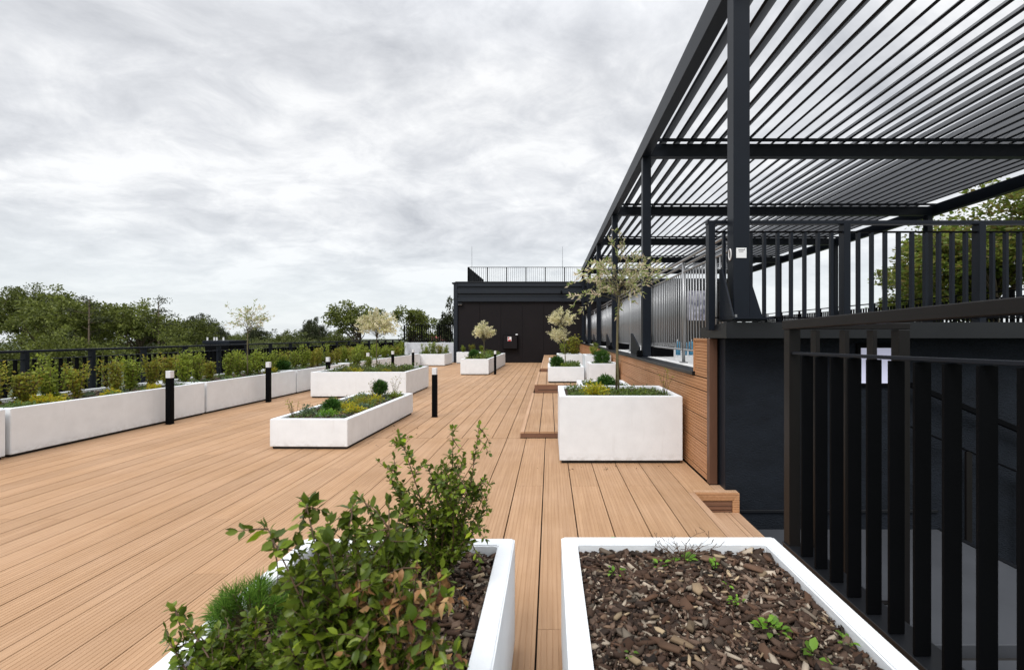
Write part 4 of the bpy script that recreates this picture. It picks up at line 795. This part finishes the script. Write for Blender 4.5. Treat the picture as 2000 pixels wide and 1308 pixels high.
def shrub(name, label, base, shoots, leaf, seed, step=.021, limit=280, dead=0.0):
    """shoots: (x, y, z) tips; leaves in opposite pairs up every shoot and its side twigs"""
    rr = random.Random(seed); t = empty(name, base, label, 'shrub'); o = Vector(base); st = MB(); spots = []
    def grow(path, r0, lf, dn):
        st.tube(path, [r0 * (1 - .75 * i / (len(path) - 1)) for i in range(len(path))], 5)
        L_ = sum((path[i + 1] - path[i]).length for i in range(len(path) - 1)); nn = max(3, int(L_ / step))
        for k in range(nn):
            u = (k + .5 + rr.uniform(-.2, .2)) / nn
            if u < .22 and r0 > .003: continue
            q = u * (len(path) - 1); i = min(int(q), len(path) - 2); p = path[i].lerp(path[i + 1], q - i); d = (path[i + 1] - path[i]).normalized(); u0 = d.orthogonal().normalized(); u0.rotate(Matrix.Rotation(k * 1.57 + rr.uniform(-.4, .4), 3, d))
            for sgn in (1, -1): spots.append((p, (u0 * sgn + d * rr.uniform(.35, .95)).normalized(), lf * (1.0 - .35 * u) * rr.uniform(.75, 1.2), dn, u))
        spots.append((path[-1], d, lf * .7, dn, 1)); spots.append((path[-1], (d + u0 * .5).normalized(), lf * .7, dn, 1))
    extra = [(q[0] + rr.uniform(-.05, .05), q[1] + rr.uniform(-.06, .06), base[2] + (q[2] - base[2]) * rr.uniform(.62, .9), *q[3:]) for q in shoots for _ in range(1)]
    for (tx, ty, tz, *dd) in list(shoots) + extra:
        tip = Vector((tx, ty, tz)); b = o + Vector((rr.uniform(-.05, .05), rr.uniform(-.05, .05), -.03)); path = limb_path(b, tip, .09, 8, rr); dn = dd[0] if dd else dead
        grow(path, .0045, leaf, dn); L_ = (tip - b).length
        for k in range(int(7 + L_ * 12)):
            i = rr.randint(2, 6); p = path[i].lerp(path[i + 1], rr.random()) if i < 7 else path[i]; d = Vector((rr.uniform(-1, 1), rr.uniform(-1, 1), rr.uniform(.7, 1.9))).normalized(); q = p + d * min(L_, .45) * rr.uniform(.12, .27); q.z = min(q.z, tz - .01 * k); grow(limb_path(p, q, .1, 5, rr), .0024, leaf * .92, dn)
    st.build('stems', M['redstem'], t, True)
    # nearest to the eye first: those are leaves of their own, the rest one mass
    eye = Vector((0, 0, 1.5)); spots.sort(key=lambda s: (s[0] - eye).length / s[2]); V_ = []; T_ = []; nb = 0
    for i, (p, d, sz, dn, u) in enumerate(spots):
        up = Vector((rr.gauss(0, .5), rr.gauss(0, .5), 1)); y_ = up.cross(d).normalized(); z_ = d.cross(y_); Mx = Matrix((d, y_, z_)).transposed()
        isd = rr.random() < dn
        if i < limit or isd:
            if isd: me = rr.choice(DM); Mx = Matrix((Vector((d.x * .6, d.y * .6, -.6)).normalized(), y_, z_)).transposed()
            else: me = rr.choice(LI if rr.random() < (.75 if u > .70 else .18) else LM)
            l_ = link('leaf' if not isd else 'dead_leaf', me, t); M4 = Mx.to_4x4(); M4.translation = p - o; l_.matrix_local = M4 @ Matrix.Diagonal((sz, sz, sz, 1))
        else:
            A = LV[i % 3] * sz; V_.append(A @ np.array(Mx).T + np.array(p - o)); T_.append(LT + nb); nb += 8
    if V_: f_ = link('foliage', npmesh('foliage', np.concatenate(V_), np.concatenate(T_), M['box']), t); f_['kind'] = 'stuff'
def pt(px, py, Y): return ((px - 1074) * Y / 900, Y, 1.5 - (py - 654) * Y / 900)
shrub('box_shrub', 'tall dark green box shrub at the back of the front planter', (-.46, 1.84, .50), [pt(780, 848, 1.85), pt(884, 838, 1.88), pt(936, 830, 1.85), pt(905, 905, 1.8), pt(832, 905, 1.9), pt(945, 935, 1.9), pt(760, 935, 1.8), pt(870, 930, 1.75), pt(800, 985, 1.8), pt(935, 1020, 1.75), pt(700, 965, 1.75), pt(860, 1000, 1.95)], .037, 1, limit=295)
shrub('box_shrub', 'nearest box shrub with lime tips and withered brown leaves', (-.42, .98, .50), [pt(522, 1030, 1.0), pt(598, 985, 1.02), pt(690, 985, 1.1), pt(760, 985, 1.05), pt(800, 1010, 1.1), pt(640, 1060, .98), pt(815, 1095, 1.0, ) + (.55,), pt(770, 1110, 1.0) + (.4,), pt(700, 1130, 1.0) + (.3,), pt(862, 1110, 1.05) + (.6,), pt(600, 1150, 1.05), pt(720, 1230, .95), pt(640, 1240, 1.0), pt(850, 1240, 1.0) + (.2,)], .042, 2, limit=295)
shrub('box_shrub', 'low box shrub with one long twig over the left planter rim', (-.80, 1.25, .50), [pt(338, 1188, 1.32), pt(375, 1225, 1.3), pt(440, 1205, 1.3), pt(500, 1200, 1.3), pt(560, 1220, 1.25), pt(420, 1285, 1.25), pt(560, 1280, 1.2), pt(600, 1180, 1.35)], .036, 3, limit=295)
shrub('box_shrub', 'mid box shrub between the nearest and the tall one', (-.56, 1.42, .50), [pt(620, 1075, 1.42), pt(640, 1020, 1.45), pt(690, 1010, 1.4), pt(740, 1040, 1.42), pt(790, 1070, 1.45), pt(830, 1120, 1.4), pt(640, 1130, 1.4), pt(720, 1150, 1.4)], .040, 4, limit=295)
# dwarf mountain pine
r = np.random.default_rng(4); c = np.array([-1.03, 1.60, .47]); t = empty('dwarf_pine', tuple(c), 'dwarf pine with long bright needles at the left rim of the front planter', 'conifer'); P = []; D = []; tk = MB()
for k in range(40):
    a = r.uniform(0, 6.28); e_ = r.uniform(.1, 1.4); tip = np.array([math.cos(a) * math.cos(e_) * .14, math.sin(a) * math.cos(e_) * .11, .03 + math.sin(e_) * .13]); tk.tube([tuple(c), tuple(c + tip)], [.004, .002], 4)
    m_ = 80; u = r.uniform(.55, 1, (m_, 1)); P.append(tip * u); D.append(unit(tip / np.linalg.norm(tip) * .9 + unit(r.normal(size=(m_, 3))) * .8))
V3, T = leafcloud(np.concatenate(P), np.concatenate(D), .05, .045, rnd=r); link('needles', npmesh('needles', V3, T, M['brightneedle']), t); tk.build('stems', M['stem'], t)
# weeds coming through the bark
GW = 'small green weeds in the bark mulch'
for k, (px, py, rd, n_, lf, lb) in enumerate(((1335, 1098, .035, 14, .026, 'leafy weed near the back rim of the mulch planter'), (1290, 1112, .02, 6, .02, 'small weed left of the leafy one'), (1395, 1112, .022, 16, .014, 'feathery light weed right of the leafy one'), (1200, 1125, .03, 12, .016, 'creeping weed near the left rim'),
    (1420, 1155, .012, 4, .016, 'single seedling in the middle of the mulch'), (1440, 1185, .028, 16, .014, 'low bluish weed in the mulch centre'), (1505, 1235, .045, 30, .02, 'dark green weed patch at the right of the mulch'), (1590, 1288, .02, 7, .028, 'broad-leaved seedling at the front right'), (1232, 1290, .012, 4, .018, 'tiny seedling at the front left'),
    (1190, 1066, .012, 4, .026, 'two-leaf seedling in the back left corner'), (1650, 1260, .03, 14, .014, 'pale weed against the right rim'))):
    Y = 900 * 1.02 / (py - 654); x = (px - 1074) * Y / 900; r = np.random.default_rng(k); P = np.concatenate([blob(n_, r)[:, :2] * rd, r.uniform(.006, .03, (n_, 1))], 1); D = unit(np.concatenate([P[:, :2] / rd, np.full((n_, 1), .35)], 1) + r.normal(size=(n_, 3)) * .2)
    Vs = []; Ts = []
    for i in range(n_):
        d = Vector(D[i]); y_ = Vector((0, 0, 1)).cross(d).normalized(); z_ = d.cross(y_); A = LV[1] * lf * 1.25 * r.uniform(.7, 1.4); Vs.append(A @ np.array(Matrix((d, y_, z_)).transposed()).T + P[i]); Ts.append(LT + 8 * i)
    o = link('weed', npmesh('weed', np.concatenate(Vs), np.concatenate(Ts), M['weed']), None, (x, Y, .482)); tag(o, lb, 'weed', GW)
rr = random.Random(3); m_ = MB(); bx0, by0 = .60, 2.06
for k in range(16):
    q = Vector((bx0 + rr.uniform(-.16, .16), by0 + rr.uniform(-.05, .06), .50 + rr.uniform(.04, .125))); pth = limb_path((bx0, by0, .48), q, .2, 6, rr); m_.tube(pth, [.0016, .0015, .0013, .0012, .001, .0008], 4)
    for j in range(3): p = pth[rr.randint(2, 5)]; m_.tube([p, p + Vector((rr.uniform(-.03, .03), rr.uniform(-.02, .02), rr.uniform(.005, .03)))], [.001, .0014], 4)
tag(m_.build('dry_sprig', M['redstem'], None), 'dry reddish twig plant at the back rim of the mulch planter', 'plant')

# ------------------------------------------------------------------ far things
t = empty('roof_unit', (at(422, 14), 14, .2), 'black roof unit with four white pegs beyond the railing', 'roof unit')
xa, xb = at(400, 14), at(447, 14); bx('unit_body', xa, xb, 14, 14.8, -1.0, 1.22, M['steel2'], t); bx('unit_lid', xa - .04, xb + .04, 13.95, 14.85, 1.225, 1.33, M['steel'], t)
for px in (400.5, 414, 419, 432): x = at(px, 14); MB().tube([(x, 14.1, 1.332), (x, 14.1, 1.43)], .022, 6).build('peg', M['white'], t)
t = empty('red_roofed_house', (at(845, 90), 90, -11), 'distant white house with a red roof seen through the parapet railing', 'house')
bx('wall', at(832, 90), at(856, 90), 90, 96, -11, .2, M['plaster'], t, 0); MB().prism([(89.6, .2), (96.4, .2), (93, 1.6)], 0, at(831, 90), at(857, 90)).build('roof', M['redroof'], t)
